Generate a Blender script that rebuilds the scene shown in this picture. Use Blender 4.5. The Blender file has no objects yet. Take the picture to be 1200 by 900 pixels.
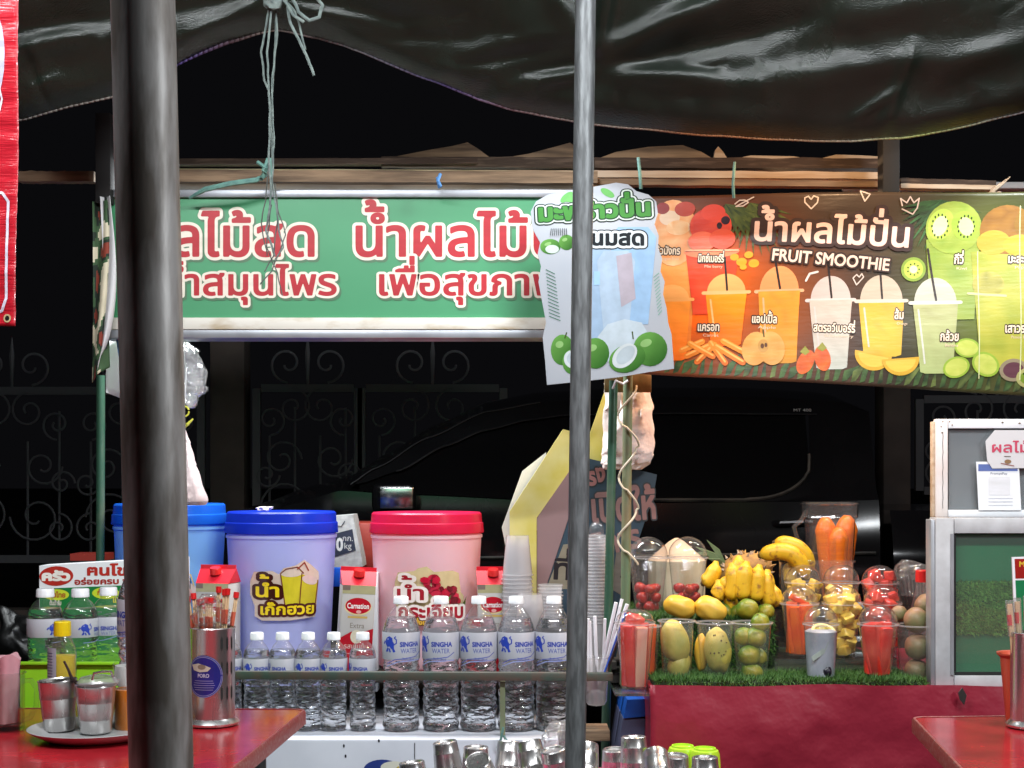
import bpy, bmesh, math, random
from mathutils import Vector, Matrix, Euler, noise
rnd = random.Random(11)
sc = bpy.context.scene
COL = sc.collection
PI = math.pi

# ------------------------------------------------------------------ camera, world, exposure
F, CX, HY, CZ = 1667.0, 600.0, 560.0, 1.20          # focal length and horizon in photo pixels, eye height
cd = bpy.data.cameras.new('camera'); cam = bpy.data.objects.new('camera', cd); COL.objects.link(cam)
cam.location = (0, 0, CZ); cam.rotation_euler = (PI / 2, 0, 0)
cd.sensor_width = 36; cd.lens = 50.0; cd.shift_y = 110 / 1200; cd.clip_start = 0.05; cd.clip_end = 500
sc.camera = cam
w = bpy.data.worlds.new('World'); sc.world = w; w.use_nodes = True
bg = w.node_tree.nodes['Background']; bg.inputs[0].default_value = (0.3, 0.3, 0.36, 1); bg.inputs[1].default_value = 0.010
sc.view_settings.view_transform = 'Standard'; sc.view_settings.look = 'None'
sc.view_settings.exposure = 0.0; sc.view_settings.gamma = 1
sc.cycles.use_denoising = True
sc.cycles.max_bounces = 14; sc.cycles.transparent_max_bounces = 40; sc.cycles.transmission_bounces = 12
sc.cycles.glossy_bounces = 5; sc.cycles.diffuse_bounces = 3
sc.cycles.sample_clamp_indirect = 6.0
sc.cycles.caustics_reflective = False; sc.cycles.caustics_refractive = False


def P(px, py, Y):
    """world point seen at photo pixel (px, py) when it stands Y metres away"""
    return Vector(((px - CX) / F * Y, Y, CZ + (HY - py) / F * Y))


# ------------------------------------------------------------------ lamps (all stand above or behind what the photo shows)
def lamp(name, loc, size, power, color, target=None):
    ld = bpy.data.lights.new(name, 'AREA'); ld.shape = 'RECTANGLE'
    ld.size, ld.size_y = size; ld.energy = power; ld.color = color
    o = bpy.data.objects.new(name, ld); COL.objects.link(o); o.location = loc
    d = Vector(target) - Vector(loc) if target else Vector((0, 0, -1))
    o.rotation_euler = d.to_track_quat('-Z', 'Y').to_euler()
    return o


WHITE = (0.93, 0.97, 1.0); WARM = (1.0, 0.62, 0.33)
LAMPS = [
    ('dining_tube_light', (-0.75, 1.40, 2.62), (1.2, 0.06), 42, WHITE, (-0.3, 3.3, 1.0)),
    ('dining_tube_light', (0.95, 1.45, 2.62), (1.2, 0.06), 42, WHITE, (0.5, 3.3, 1.0)),
    ('stall_tube_light', (-0.45, 3.62, 1.93), (1.0, 0.05), 30, WHITE, (-0.45, 3.5, 0.8)),
    ('stall_warm_light', (0.62, 3.55, 1.93), (0.10, 0.10), 9, WARM, (0.7, 3.45, 0.7)),
    ('stall_case_light', (1.15, 3.75, 1.93), (0.5, 0.05), 8, WHITE, (1.15, 3.4, 0.9)),
    ('bulb_light', (0.12, 3.00, 2.06), (0.07, 0.07), 3, WHITE, (0.1, 3.3, 0.7)),
    ('bulb_light', (0.72, 2.99, 2.04), (0.07, 0.07), 3.6, WARM, (0.6, 3.3, 0.7)),
    ('bulb_light', (1.15, 2.99, 2.04), (0.07, 0.07), 3, WHITE, (1.0, 3.3, 0.7)),
    ('added_pole_light', (2.3, 0.7, 2.0), (0.5, 0.06), 26, WHITE, (-0.35, 1.6, 1.0)),  # added lamp at the right, puts a highlight on the tent poles
]
for a in LAMPS: lamp(*a)


# ------------------------------------------------------------------ mesh helpers
class G:
    def __init__(s): s.v = []; s.f = []; s.c = None
    def add(s, vs, fs):
        n = len(s.v); s.v += [Vector(p) for p in vs]; s.f += [tuple(i + n for i in f) for f in fs]; return s
    def box(s, c, size, rot=None, bev=0.0):
        bm = bmesh.new(); bmesh.ops.create_cube(bm, size=1)
        for q in bm.verts: q.co = Vector((q.co.x * size[0], q.co.y * size[1], q.co.z * size[2]))
        if bev: bmesh.ops.bevel(bm, geom=bm.edges[:], offset=bev, segments=2, profile=0.5, affect='EDGES')
        m = (Euler(rot).to_matrix() if rot else Matrix.Identity(3)); c = Vector(c)
        bm.verts.index_update()
        s.add([m @ q.co + c for q in bm.verts], [[q.index for q in f.verts] for f in bm.faces]); bm.free(); return s
    def lathe(s, prof, seg=32, c=(0, 0, 0), rf=None, m=None, capb=False, capt=False):
        c = Vector(c); n = len(s.v); k = len(prof); vs = []
        for (r, z) in prof:
            for i in range(seg):
                a = 2 * PI * i / seg; rr = rf(r, a, z) if rf else r
                p = Vector((rr * math.sin(a), -rr * math.cos(a), z))
                vs.append((m @ p if m else p) + c)
        fs = [(j * seg + i, j * seg + (i + 1) % seg, (j + 1) * seg + (i + 1) % seg, (j + 1) * seg + i) for j in range(k - 1) for i in range(seg)]
        if capb: fs.append(tuple(range(seg))[::-1])
        if capt: fs.append(tuple((k - 1) * seg + i for i in range(seg)))
        return s.add(vs, fs)
    def tube(s, pts, r, seg=8, cap=True):
        pts = [Vector(p) for p in pts]; n = len(pts); rs = r if isinstance(r, (list, tuple)) else [r] * n
        t0 = (pts[1] - pts[0]).normalized(); up = Vector((0, 0, 1)) if abs(t0.z) < .9 else Vector((1, 0, 0))
        u = t0.cross(up).normalized(); vs = []
        for i, p in enumerate(pts):
            t = (pts[min(i + 1, n - 1)] - pts[max(i - 1, 0)]).normalized()
            u = (u - t * u.dot(t)).normalized(); b = t.cross(u)
            for k in range(seg):
                a = 2 * PI * k / seg; vs.append(p + (u * math.cos(a) + b * math.sin(a)) * rs[i])
        fs = [(j * seg + i, j * seg + (i + 1) % seg, (j + 1) * seg + (i + 1) % seg, (j + 1) * seg + i) for j in range(n - 1) for i in range(seg)]
        if cap: fs += [tuple(range(seg))[::-1], tuple((n - 1) * seg + i for i in range(seg))]
        return s.add(vs, fs)
    def ball(s, c, rad, rot=None, seg=20, rings=12, wob=0.0, seed=0.0):
        m = Euler(rot).to_matrix() if rot else Matrix.Identity(3); c = Vector(c); vs = []; fs = []
        rad = rad if isinstance(rad, (tuple, list)) else (rad,) * 3
        for j in range(rings + 1):
            th = PI * j / rings
            for i in range(seg):
                a = 2 * PI * i / seg; d = Vector((math.sin(th) * math.cos(a), math.sin(th) * math.sin(a), math.cos(th)))
                k = 1 + wob * noise.noise(d * 1.7 + Vector((seed, seed * 2, 0))) if wob else 1
                vs.append(m @ Vector((d.x * rad[0] * k, d.y * rad[1] * k, d.z * rad[2] * k)) + c)
        for j in range(rings):
            for i in range(seg):
                fs.append((j * seg + i, (j + 1) * seg + i, (j + 1) * seg + (i + 1) % seg, j * seg + (i + 1) % seg))
        return s.add(vs, fs)
    def grid(s, fn, nu, nv):
        vs = [fn(i / nu, j / nv) for j in range(nv + 1) for i in range(nu + 1)]
        fs = [(j * (nu + 1) + i, j * (nu + 1) + i + 1, (j + 1) * (nu + 1) + i + 1, (j + 1) * (nu + 1) + i) for j in range(nv) for i in range(nu)]
        return s.add(vs, fs)
    def prism(s, pts, d):
        """closed polygon of 3-D points pushed by vector d"""
        n = len(pts); pts = [Vector(p) for p in pts]; d = Vector(d)
        return s.add(pts + [p + d for p in pts], [tuple(range(n)), tuple(range(2 * n - 1, n - 1, -1))] + [(i, i + n, (i + 1) % n + n, (i + 1) % n) for i in range(n)])


def tag(o, label=None, cat=None, group=None, kind=None):
    if label: o['label'] = label
    if cat: o['category'] = cat
    if group: o['group'] = group
    if kind: o['kind'] = kind
    return o


def obj(name, g, m, parent=None, world=True, sharp=35, solid=0.0, subs=0):
    me = bpy.data.meshes.new(name)
    off = parent.location if (parent is not None and world and parent.parent is None) else Vector((0, 0, 0))
    if parent is not None and world and parent.parent is not None: off = parent.parent.location
    me.from_pydata([tuple(p - off) for p in g.v], [], g.f)
    me.materials.append(m)
    if g.c: # per-face colours
        at = me.color_attributes.new('Col', 'FLOAT_COLOR', 'CORNER'); k = 0; buf = []
        for f, c in zip(g.f, g.c):
            for i in range(len(f)): buf += [c[i][0], c[i][1], c[i][2], 1.0] if isinstance(c, list) else [c[0], c[1], c[2], 1.0]
        at.data.foreach_set('color', buf)
    if sharp is not None:
        me.polygons.foreach_set('use_smooth', [True] * len(me.polygons)); me.set_sharp_from_angle(angle=math.radians(sharp))
    me.update()
    o = bpy.data.objects.new(name, me); COL.objects.link(o)
    if parent is not None: o.parent = parent
    if solid: q = o.modifiers.new('thick', 'SOLIDIFY'); q.thickness = solid
    if subs: q = o.modifiers.new('subdiv', 'SUBSURF'); q.levels = q.render_levels = subs
    return o


def thing(name, label, cat, loc=(0, 0, 0), rot=(0, 0, 0), group=None):
    o = bpy.data.objects.new(name, None); COL.objects.link(o); o.empty_display_size = 0.05
    o.location = loc; o.rotation_euler = rot
    return tag(o, label, cat, group)


def copy_tree(o, loc=None, rot=None, scale=None, label=None, group=None, parent=None):
    c = o.copy(); COL.objects.link(c); c.parent = parent
    if loc is not None: c.location = loc
    if rot is not None: c.rotation_euler = rot
    if scale is not None: c.scale = scale
    if label: c['label'] = label
    if group: c['group'] = group
    for ch in list(o.children): copy_tree(ch, parent=c)
    return c


# ------------------------------------------------------------------ materials
def hexc(h):
    h = h.lstrip('#'); out = []
    for i in (0, 2, 4):
        x = int(h[i:i + 2], 16) / 255; out.append(x / 12.92 if x <= .04045 else ((x + .055) / 1.055) ** 2.4)
    return tuple(out)


def mat(name, col, rough=0.5, metal=0.0, spec=0.5, col2=None, ns=8.0, nd=4, bump=0.0, bs=60.0, coat=0.0, sss=0.0, stretch=None, band=(0.35, 0.65), attr=False, trans=0.0, rvar=0.0):
    m = bpy.data.materials.new(name); m.use_nodes = True; nt = m.node_tree; N = nt.nodes; L = nt.links
    b = N['Principled BSDF']
    if isinstance(col, str): col = hexc(col)
    if isinstance(col2, str): col2 = hexc(col2)
    b.inputs['Base Color'].default_value = (*col, 1); b.inputs['Roughness'].default_value = rough
    b.inputs['Metallic'].default_value = metal; b.inputs['Specular IOR Level'].default_value = spec
    b.inputs['Coat Weight'].default_value = coat; b.inputs['Coat Roughness'].default_value = 0.08
    if sss: b.inputs['Subsurface Weight'].default_value = sss; b.inputs['Subsurface Radius'].default_value = (0.02, 0.015, 0.01); b.inputs['Subsurface Scale'].default_value = 0.5
    tc = N.new('ShaderNodeTexCoord'); mp = N.new('ShaderNodeMapping'); L.new(tc.outputs['Object'], mp.inputs[0])
    if stretch: mp.inputs['Scale'].default_value = stretch
    src = None
    if attr:
        at = N.new('ShaderNodeVertexColor'); at.layer_name = 'Col'; src = at.outputs[0]
    if col2 or attr:
        n = N.new('ShaderNodeTexNoise'); n.inputs['Scale'].default_value = ns; n.inputs['Detail'].default_value = nd; L.new(mp.outputs[0], n.inputs['Vector'])
        r = N.new('ShaderNodeMapRange'); r.inputs[1].default_value, r.inputs[2].default_value = band; L.new(n.outputs[0], r.inputs[0])
        mx = N.new('ShaderNodeMix'); mx.data_type = 'RGBA'; L.new(r.outputs[0], mx.inputs[0])
        if attr:
            mx.blend_type = 'MULTIPLY'; L.new(src, mx.inputs[6]); mx.inputs[7].default_value = (0.86, 0.86, 0.84, 1)
        else:
            mx.inputs[6].default_value = (*col, 1); mx.inputs[7].default_value = (*col2, 1)
        L.new(mx.outputs[2], b.inputs['Base Color'])
        if rvar:
            q = N.new('ShaderNodeMapRange'); L.new(n.outputs[0], q.inputs[0]); q.inputs[3].default_value = max(0, rough - rvar); q.inputs[4].default_value = rough + rvar
            L.new(q.outputs[0], b.inputs['Roughness'])
    if bump:
        n2 = N.new('ShaderNodeTexNoise'); n2.inputs['Scale'].default_value = bs; n2.inputs['Detail'].default_value = 3; L.new(mp.outputs[0], n2.inputs['Vector'])
        bp = N.new('ShaderNodeBump'); bp.inputs['Strength'].default_value = min(1, bump); bp.inputs['Distance'].default_value = 0.002 * max(1, bump); L.new(n2.outputs[0], bp.inputs['Height']); L.new(bp.outputs[0], b.inputs['Normal'])
    if trans:
        tr = N.new('ShaderNodeBsdfTranslucent'); ms = N.new('ShaderNodeMixShader'); ms.inputs[0].default_value = trans
        if src is not None: L.new(src, tr.inputs[0])
        else: tr.inputs[0].default_value = (*col, 1)
        L.new(b.outputs[0], ms.inputs[1]); L.new(tr.outputs[0], ms.inputs[2]); L.new(ms.outputs[0], N['Material Output'].inputs[0])
    return m


def clear_mat(name, tint=(1, 1, 1), haze=0.05, rough=0.04, ior=1.45, bump=0.0, bs=30, stretch=None, gloss=1.0):
    m = bpy.data.materials.new(name); m.use_nodes = True; nt = m.node_tree; N = nt.nodes; L = nt.links
    N.remove(N['Principled BSDF']); out = N['Material Output']
    t = N.new('ShaderNodeBsdfTransparent'); t.inputs[0].default_value = (*tint, 1)
    g = N.new('ShaderNodeBsdfGlossy'); g.inputs['Roughness'].default_value = rough
    d = N.new('ShaderNodeBsdfDiffuse'); d.inputs[0].default_value = (0.9 * tint[0], 0.9 * tint[1], 0.9 * tint[2], 1)
    tl = N.new('ShaderNodeBsdfTranslucent'); tl.inputs[0].default_value = (0.9 * tint[0], 0.9 * tint[1], 0.9 * tint[2], 1)
    dm = N.new('ShaderNodeMixShader'); L.new(d.outputs[0], dm.inputs[1]); L.new(tl.outputs[0], dm.inputs[2])
    hz = N.new('ShaderNodeMixShader'); hz.inputs[0].default_value = haze; L.new(t.outputs[0], hz.inputs[1]); L.new(dm.outputs[0], hz.inputs[2])
    fr = N.new('ShaderNodeFresnel'); ge = N.new('ShaderNodeNewGeometry'); mr = N.new('ShaderNodeMapRange'); mr.inputs[3].default_value = ior; mr.inputs[4].default_value = 1 / ior
    L.new(ge.outputs['Backfacing'], mr.inputs[0]); L.new(mr.outputs[0], fr.inputs[0])   # same reflection from either side of the thin wall
    ml = N.new('ShaderNodeMath'); ml.operation = 'MULTIPLY'; ml.inputs[1].default_value = gloss; L.new(fr.outputs[0], ml.inputs[0])
    ms = N.new('ShaderNodeMixShader'); L.new(ml.outputs[0], ms.inputs[0]); L.new(hz.outputs[0], ms.inputs[1]); L.new(g.outputs[0], ms.inputs[2])
    if bump:
        tc = N.new('ShaderNodeTexCoord'); mp = N.new('ShaderNodeMapping'); L.new(tc.outputs['Object'], mp.inputs[0])
        if stretch: mp.inputs['Scale'].default_value = stretch
        n = N.new('ShaderNodeTexNoise'); n.inputs['Scale'].default_value = bs; n.inputs['Detail'].default_value = 2; L.new(mp.outputs[0], n.inputs['Vector'])
        bp = N.new('ShaderNodeBump'); bp.inputs['Strength'].default_value = bump; bp.inputs['Distance'].default_value = 0.01; L.new(n.outputs[0], bp.inputs['Height'])
        L.new(bp.outputs[0], g.inputs['Normal']); L.new(bp.outputs[0], fr.inputs['Normal'])
    L.new(ms.outputs[0], out.inputs[0]); return m


def water_mat():
    m = bpy.data.materials.new('bottled_water'); m.use_nodes = True; nt = m.node_tree; N = nt.nodes; L = nt.links
    N.remove(N['Principled BSDF'])
    g = N.new('ShaderNodeBsdfGlass'); g.inputs['IOR'].default_value = 1.33; g.inputs['Roughness'].default_value = 0.0; g.inputs[0].default_value = (0.97, 0.985, 1, 1)
    tc = N.new('ShaderNodeTexCoord'); mp = N.new('ShaderNodeMapping'); mp.inputs['Scale'].default_value = (1, 1, 2.2); L.new(tc.outputs['Object'], mp.inputs[0])
    n = N.new('ShaderNodeTexNoise'); n.inputs['Scale'].default_value = 45; n.inputs['Detail'].default_value = 2; L.new(mp.outputs[0], n.inputs['Vector'])
    bp = N.new('ShaderNodeBump'); bp.inputs['Strength'].default_value = 0.55; bp.inputs['Distance'].default_value = 0.01; L.new(n.outputs[0], bp.inputs['Height']); L.new(bp.outputs[0], g.inputs['Normal'])
    L.new(g.outputs[0], N['Material Output'].inputs[0]); return m


M = dict(
    galv=mat('worn_galvanised_steel', (0.16, 0.17, 0.175), 0.50, 0.3, col2=(0.085, 0.09, 0.092), ns=110, nd=9, stretch=(1, 1, 0.16), band=(.4, .6), bump=0.25, bs=90, rvar=0.12),
    dark_pipe=mat('dark_weathered_pipe', (0.33, 0.32, 0.31), 0.44, 0.2, col2=(0.13, 0.115, 0.10), band=(.40, .62), ns=42, nd=9, stretch=(1, 1, 0.22), bump=0.25, bs=70, rvar=0.12),
    tarp=mat('green_black_tarpaulin', (0.011, 0.015, 0.011), 0.22, 0, 0.42, col2=(0.007, 0.010, 0.007), ns=9, bump=0.75, bs=330, rvar=0.09),
    hem=mat('tarpaulin_hem', (0.1, 0.1, 0.1), 0.6, attr=True, ns=20),
    red_vinyl=mat('red_vinyl', (0.55, 0.015, 0.03), 0.28, 0, 0.5, col2=(0.40, 0.01, 0.02), ns=5, stretch=(1, 1, 14), bump=0.5, bs=30, coat=0.3),
    print=mat('printed_vinyl', (1, 1, 1), 0.42, 0, 0.4, attr=True, ns=14, bump=0.12, bs=25, stretch=(1, 1, 4)),
    print_gloss=mat('printed_gloss', (1, 1, 1), 0.22, 0, 0.5, attr=True, ns=30),
    banner=mat('printed_banner', (1, 1, 1), 0.36, 0, 0.5, attr=True, ns=6, bump=0.35, bs=14, stretch=(1, 1, 5), trans=0.25),
    white_paint=mat('white_painted_metal', (0.55, 0.56, 0.58), 0.4, col2=(0.42, 0.42, 0.43), ns=18, bump=0.1, rvar=0.1),
    dirty_white=mat('dirty_white_trim', (0.74, 0.71, 0.63), 0.5, col2=(0.48, 0.38, 0.24), ns=9, nd=8, band=(0.5, 0.72), stretch=(1, 1, 3)),
    grey_metal=mat('grey_aluminium', (0.42, 0.44, 0.47), 0.4, 0.5, col2=(0.32, 0.33, 0.36), ns=10),
    wood=mat('weathered_wood', (0.30, 0.20, 0.12), 0.8, col2=(0.10, 0.065, 0.04), ns=7, nd=10, stretch=(0.8, 8, 8), bump=0.5, bs=40),
    wood_pale=mat('pale_board', (0.62, 0.50, 0.38), 0.7, col2=(0.42, 0.28, 0.17), ns=6, nd=8, stretch=(0.8, 8, 8), bump=0.3),
    wood_dark=mat('rotten_dark_board', (0.055, 0.035, 0.025), 0.9, col2=(0.16, 0.11, 0.08), ns=16, nd=10, stretch=(0.7, 6, 6), bump=0.7, band=(0.5, 0.75)),
    iron_dark=mat('black_painted_steel', (0.012, 0.013, 0.014), 0.45, 0.2, col2=(0.05, 0.045, 0.04), ns=14),
    fence=mat('painted_wrought_iron', (0.09, 0.09, 0.10), 0.7, 0.0),
    pillar=mat('rendered_pillar', (0.11, 0.085, 0.075), 0.9, col2=(0.07, 0.055, 0.05), ns=5),
    green_pole=mat('green_painted_steel', (0.035, 0.095, 0.06), 0.35, 0.1, col2=(0.10, 0.13, 0.09), ns=26, nd=8, stretch=(1, 1, .3), band=(0.5, 0.7)),
    green_pole2=mat('faded_green_painted_steel', (0.13, 0.21, 0.12), 0.5, 0.1, col2=(0.22, 0.18, 0.10), ns=26, nd=8, stretch=(1, 1, .3)),
    rail=mat('dark_green_rail', (0.045, 0.075, 0.06), 0.5, 0.1, col2=(0.09, 0.065, 0.05), ns=30),
    rope=mat('grey_green_rope', (0.19, 0.235, 0.215), 0.8, col2=(0.10, 0.13, 0.125), ns=80, bump=0.8, bs=300),
    rope_dark=mat('dark_twine', (0.09, 0.10, 0.09), 0.8),
    twine=mat('green_twine', (0.16, 0.34, 0.28), 0.6, col2=(0.1, 0.22, 0.2), ns=60),
    blue_twine=mat('blue_twine', (0.10, 0.28, 0.60), 0.6),
    paint_black=mat('black_car_paint', (0.004, 0.004, 0.005), 0.11, 0, 0.2, col2=(0.006, 0.006, 0.007), ns=3),
    car_glass=mat('dark_car_glass', (0.003, 0.003, 0.0035), 0.06, 0, 0.5),
    chrome=mat('chrome', (0.5, 0.5, 0.52), 0.18, 1.0),
    rubber=mat('rubber', (0.012, 0.012, 0.012), 0.8),
    amber=mat('amber_lens', (0.8, 0.22, 0.02), 0.2),
    lid_blue=mat('blue_plastic_lid', (0.02, 0.07, 0.72), 0.3, sss=0.2, trans=0.55, bump=.05),
    lid_sky=mat('sky_blue_plastic_lid', (0.02, 0.21, 0.80), 0.3, sss=0.2, trans=0.55),
    lid_pink=mat('pink_plastic_lid', (0.85, 0.03, 0.13), 0.3, sss=0.2, trans=0.55),
    body_blue=mat('lavender_plastic', (0.76, 0.78, 0.985), 0.30, sss=0.2, trans=0.6, col2=(0.70, 0.71, 0.97), ns=4),
    body_sky=mat('sky_blue_plastic', (0.42, 0.74, 0.98), 0.30, sss=0.2, trans=0.6),
    body_pink=mat('pale_pink_plastic', (0.96, 0.82, 0.86), 0.30, sss=0.2, trans=0.6, col2=(0.95, 0.74, 0.79), ns=4),
    carton_white=mat('off_white_carton', (0.42, 0.40, 0.385), 0.4),
    carton_red=mat('red_carton', (0.62, 0.015, 0.03), 0.3),
    red_plastic=mat('red_plastic', (0.66, 0.02, 0.02), 0.3),
    red_tray=mat('faded_red_plastic', (0.50, 0.09, 0.06), 0.35),
    cap_white=mat('white_plastic_cap', (0.78, 0.80, 0.83), 0.35),
    cap_yellow=mat('yellow_plastic_cap', (0.85, 0.62, 0.01), 0.3),
    water=water_mat(),
    clear=clear_mat('clear_plastic', haze=0.05, gloss=1.7, rough=.05),
    clear_cup=clear_mat('clear_cup_plastic', haze=0.055, rough=0.06, gloss=1.7, bump=0.10, bs=170),
    frosty=clear_mat('frosty_cup_plastic', (0.98, 0.97, 0.98), haze=0.36, rough=0.15, gloss=1.2),
    film=clear_mat('crinkled_film', haze=0.20, rough=0.08, bump=0.8, bs=60, gloss=2.5),
    film_thin=clear_mat('thin_wrapper_film', haze=0.05, rough=0.06, bump=0.9, bs=120, gloss=1.6),
    glass=clear_mat('glass', (0.94, 0.98, 0.96), haze=0.015, rough=0.01, ior=1.5, gloss=1.2),
    pane=clear_mat('dusty_glass', (0.96, 0.97, 0.97), haze=0.06, rough=0.03, ior=1.5),
    steel=mat('stainless_steel', (0.70, 0.69, 0.68), 0.27, 0.92, col2=(0.58, 0.57, 0.56), ns=30, stretch=(1, 1, .1), rvar=0.06),
    steel_dk=mat('inner_stainless_steel', (0.40, 0.38, 0.36), 0.3, 1.0),
    table=mat('red_table_laminate', (0.52, 0.025, 0.035), 0.15, 0, 0.5, col2=(0.33, 0.012, 0.02), ns=13, nd=12, band=(.4, .7), bump=0.12, bs=28, rvar=0.10),
    table_edge=mat('chipped_red_edge', (0.34, 0.05, 0.045), 0.4, col2=(0.42, 0.25, 0.20), ns=150, nd=10, band=(0.48, 0.75)),
    cloth=mat('maroon_vinyl_cloth', (0.28, 0.018, 0.038), 0.40, 0, 0.4, col2=(0.25, 0.015, 0.032), ns=4, nd=8, bump=2.5, bs=16),
    freezer=mat('white_enamel', (0.60, 0.63, 0.70), 0.3, col2=(0.50, 0.53, 0.60), ns=5, nd=8),
    grass=mat('artificial_turf', (0.022, 0.085, 0.010), 0.6, col2=(0.07, 0.17, 0.025), ns=60),
    turf_base=mat('turf_backing', (0.01, 0.03, 0.008), 0.9),
    green_board=mat('green_board', (0.006, 0.165, 0.055), 0.55, col2=(0.006, 0.135, 0.045), ns=5),
    lime=mat('lime_green_plastic', (0.36, 0.80, 0.03), 0.35, trans=0.2),
    lime2=mat('lime_cup_plastic', (0.50, 0.78, 0.04), 0.3, trans=0.15),
    pink_basin=mat('pink_basin_plastic', (0.70, 0.10, 0.22), 0.35),
    blue_plastic=mat('blue_plastic', (0.01, 0.10, 0.48), 0.4),
    grey_plastic=mat('blue_grey_plastic', (0.10, 0.11, 0.19), 0.4),
    white_plate=mat('grey_melamine', (0.42, 0.42, 0.42), 0.25),
    paper=mat('white_paper', (0.80, 0.79, 0.80), 0.8, trans=0.3),
    card_yellow=mat('yellow_card', (0.66, 0.55, 0.10), 0.6, col2=(0.74, 0.66, 0.28), ns=10, trans=0.1),
    card_mauve=mat('mauve_card', (0.27, 0.16, 0.16), 0.7),
    card_navy=mat('navy_card', (0.02, 0.045, 0.07), 0.6),
    pinkcloth=mat('pinkish_white_cloth', (0.84, 0.73, 0.70), 0.85, col2=(0.74, 0.60, 0.56), ns=9, bump=2.5, bs=26),
    hung_cloth=mat('patterned_cloth', (1, 1, 1), 0.8, attr=True, ns=20),
    tissue=mat('pink_tissue', (0.75, 0.40, 0.44), 0.9, col2=(0.66, 0.30, 0.35), ns=20, bump=0.6, bs=50, trans=0.2),
    bamboo=mat('wooden_chopstick', (0.70, 0.50, 0.28), 0.6),
    cream_cord=mat('cream_cable', (0.60, 0.52, 0.40), 0.5),
    band_yellow=mat('yellow_rubber_band', (0.70, 0.70, 0.08), 0.5),
    straw=mat('white_straw_paper', (0.78, 0.78, 0.82), 0.5),
    straw_dark=mat('dark_brown_straw', (0.05, 0.03, 0.03), 0.4),
    straw_blue=mat('blue_stripe', (0.03, 0.12, 0.65), 0.5),
    banana=mat('ripe_banana_peel', (0.76, 0.45, 0.02), 0.45, col2=(0.30, 0.13, 0.02), ns=48, nd=8, band=(0.56, 0.70), sss=0.1, bump=.3),
    banana_tip=mat('banana_tip', (0.10, 0.06, 0.02), 0.7),
    carrot=mat('orange_carrot', (0.85, 0.20, 0.01), 0.4, col2=(0.72, 0.15, 0.01), ns=12, stretch=(1, 1, 9), bump=0.4, bs=45, sss=0.15),
    melon=mat('watermelon_flesh', (0.58, 0.022, 0.016), 0.3, col2=(0.66, 0.08, 0.045), ns=22, sss=0.25, bump=0.25, bs=80),
    melon_pale=mat('pale_watermelon_rind', (0.66, 0.16, 0.12), 0.3, col2=(0.62, 0.36, 0.26), ns=14, sss=0.2, bump=.2, stretch=(1, 1, .3)),
    papaya=mat('papaya_flesh', (0.74, 0.13, 0.012), 0.3, col2=(0.66, 0.07, 0.012), ns=18, sss=0.25),
    pine=mat('pineapple_flesh', (0.72, 0.44, 0.04), 0.35, col2=(0.76, 0.56, 0.13), ns=25, sss=0.2, bump=0.4),
    mango=mat('yellow_mango_skin', (0.80, 0.43, 0.03), 0.40, col2=(0.66, 0.42, 0.06), ns=11, nd=9, sss=0.1, bump=.06),
    mango_pale=mat('pale_mango', (0.58, 0.42, 0.09), 0.5, col2=(0.36, 0.33, 0.06), ns=16, nd=10, sss=0.05, bump=.4, bs=90),
    lime_fruit=mat('green_orange_peel', (0.07, 0.17, 0.012), 0.4, col2=(0.34, 0.27, 0.02), ns=14, nd=8, band=(.42, .66), bump=0.5, bs=180),
    strawberry=mat('strawberry', (0.42, 0.012, 0.010), 0.3, col2=(0.26, 0.010, 0.010), ns=40, bump=0.5, bs=150, sss=0.1),
    coconut=mat('trimmed_coconut_husk', (0.82, 0.66, 0.50), 0.8, col2=(0.74, 0.54, 0.38), ns=9, stretch=(1, 1, 3), bump=0.3),
    coconut_side=mat('coconut_husk_side', (0.66, 0.58, 0.42), 0.8, col2=(0.55, 0.46, 0.30), ns=12, stretch=(3, 3, .6), bump=0.3),
    pineapple_skin=mat('pineapple_skin', (0.50, 0.28, 0.07), 0.7, col2=(0.30, 0.16, 0.06), ns=40, bump=0.6),
    leaf=mat('pineapple_leaf', (0.13, 0.21, 0.09), 0.5, col2=(0.23, 0.30, 0.16), ns=20),
    passion=mat('passion_fruit_skin', (0.30, 0.13, 0.08), 0.5, col2=(0.17, 0.17, 0.07), ns=13, nd=10, bump=0.3, bs=120),
    passion_pulp=mat('passion_fruit_pulp', (0.14, 0.12, 0.02), 0.2, col2=(0.35, 0.28, 0.03), ns=90),
    pale_yellow=mat('pale_yellow_rind', (0.75, 0.55, 0.15), 0.4),
    grey_smoothie=mat('frosted_grey_ice', (0.40, 0.42, 0.48), 0.4, col2=(0.28, 0.31, 0.36), ns=25),
    black_lump=mat('black_seed', (0.012, 0.01, 0.02), 0.35),
    orange_sauce=mat('orange_sauce', (0.75, 0.20, 0.01), 0.25, sss=0.1),
    yellow_liquid=mat('yellow_vinegar', (0.80, 0.62, 0.04), 0.25, sss=0.2, trans=0.3),
    pink_liquid=mat('pink_syrup', (0.62, 0.22, 0.22), 0.3, trans=0.3),
    acrylic=clear_mat('clear_acrylic', (0.95, 0.97, 0.97), haze=0.06, rough=0.02, gloss=1.6),
    concrete=mat('dusty_concrete', (0.05, 0.048, 0.045), 0.9, col2=(0.03, 0.03, 0.03), ns=2, bump=0.4, bs=20),
    dark_shelf=mat('dark_stained_board', (0.03, 0.025, 0.02), 0.7),
    lamp_housing=mat('white_lamp_housing', (0.6, 0.6, 0.6), 0.4),
    terracotta=mat('red_funnel_plastic', (0.62, 0.10, 0.05), 0.35),
)


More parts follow.
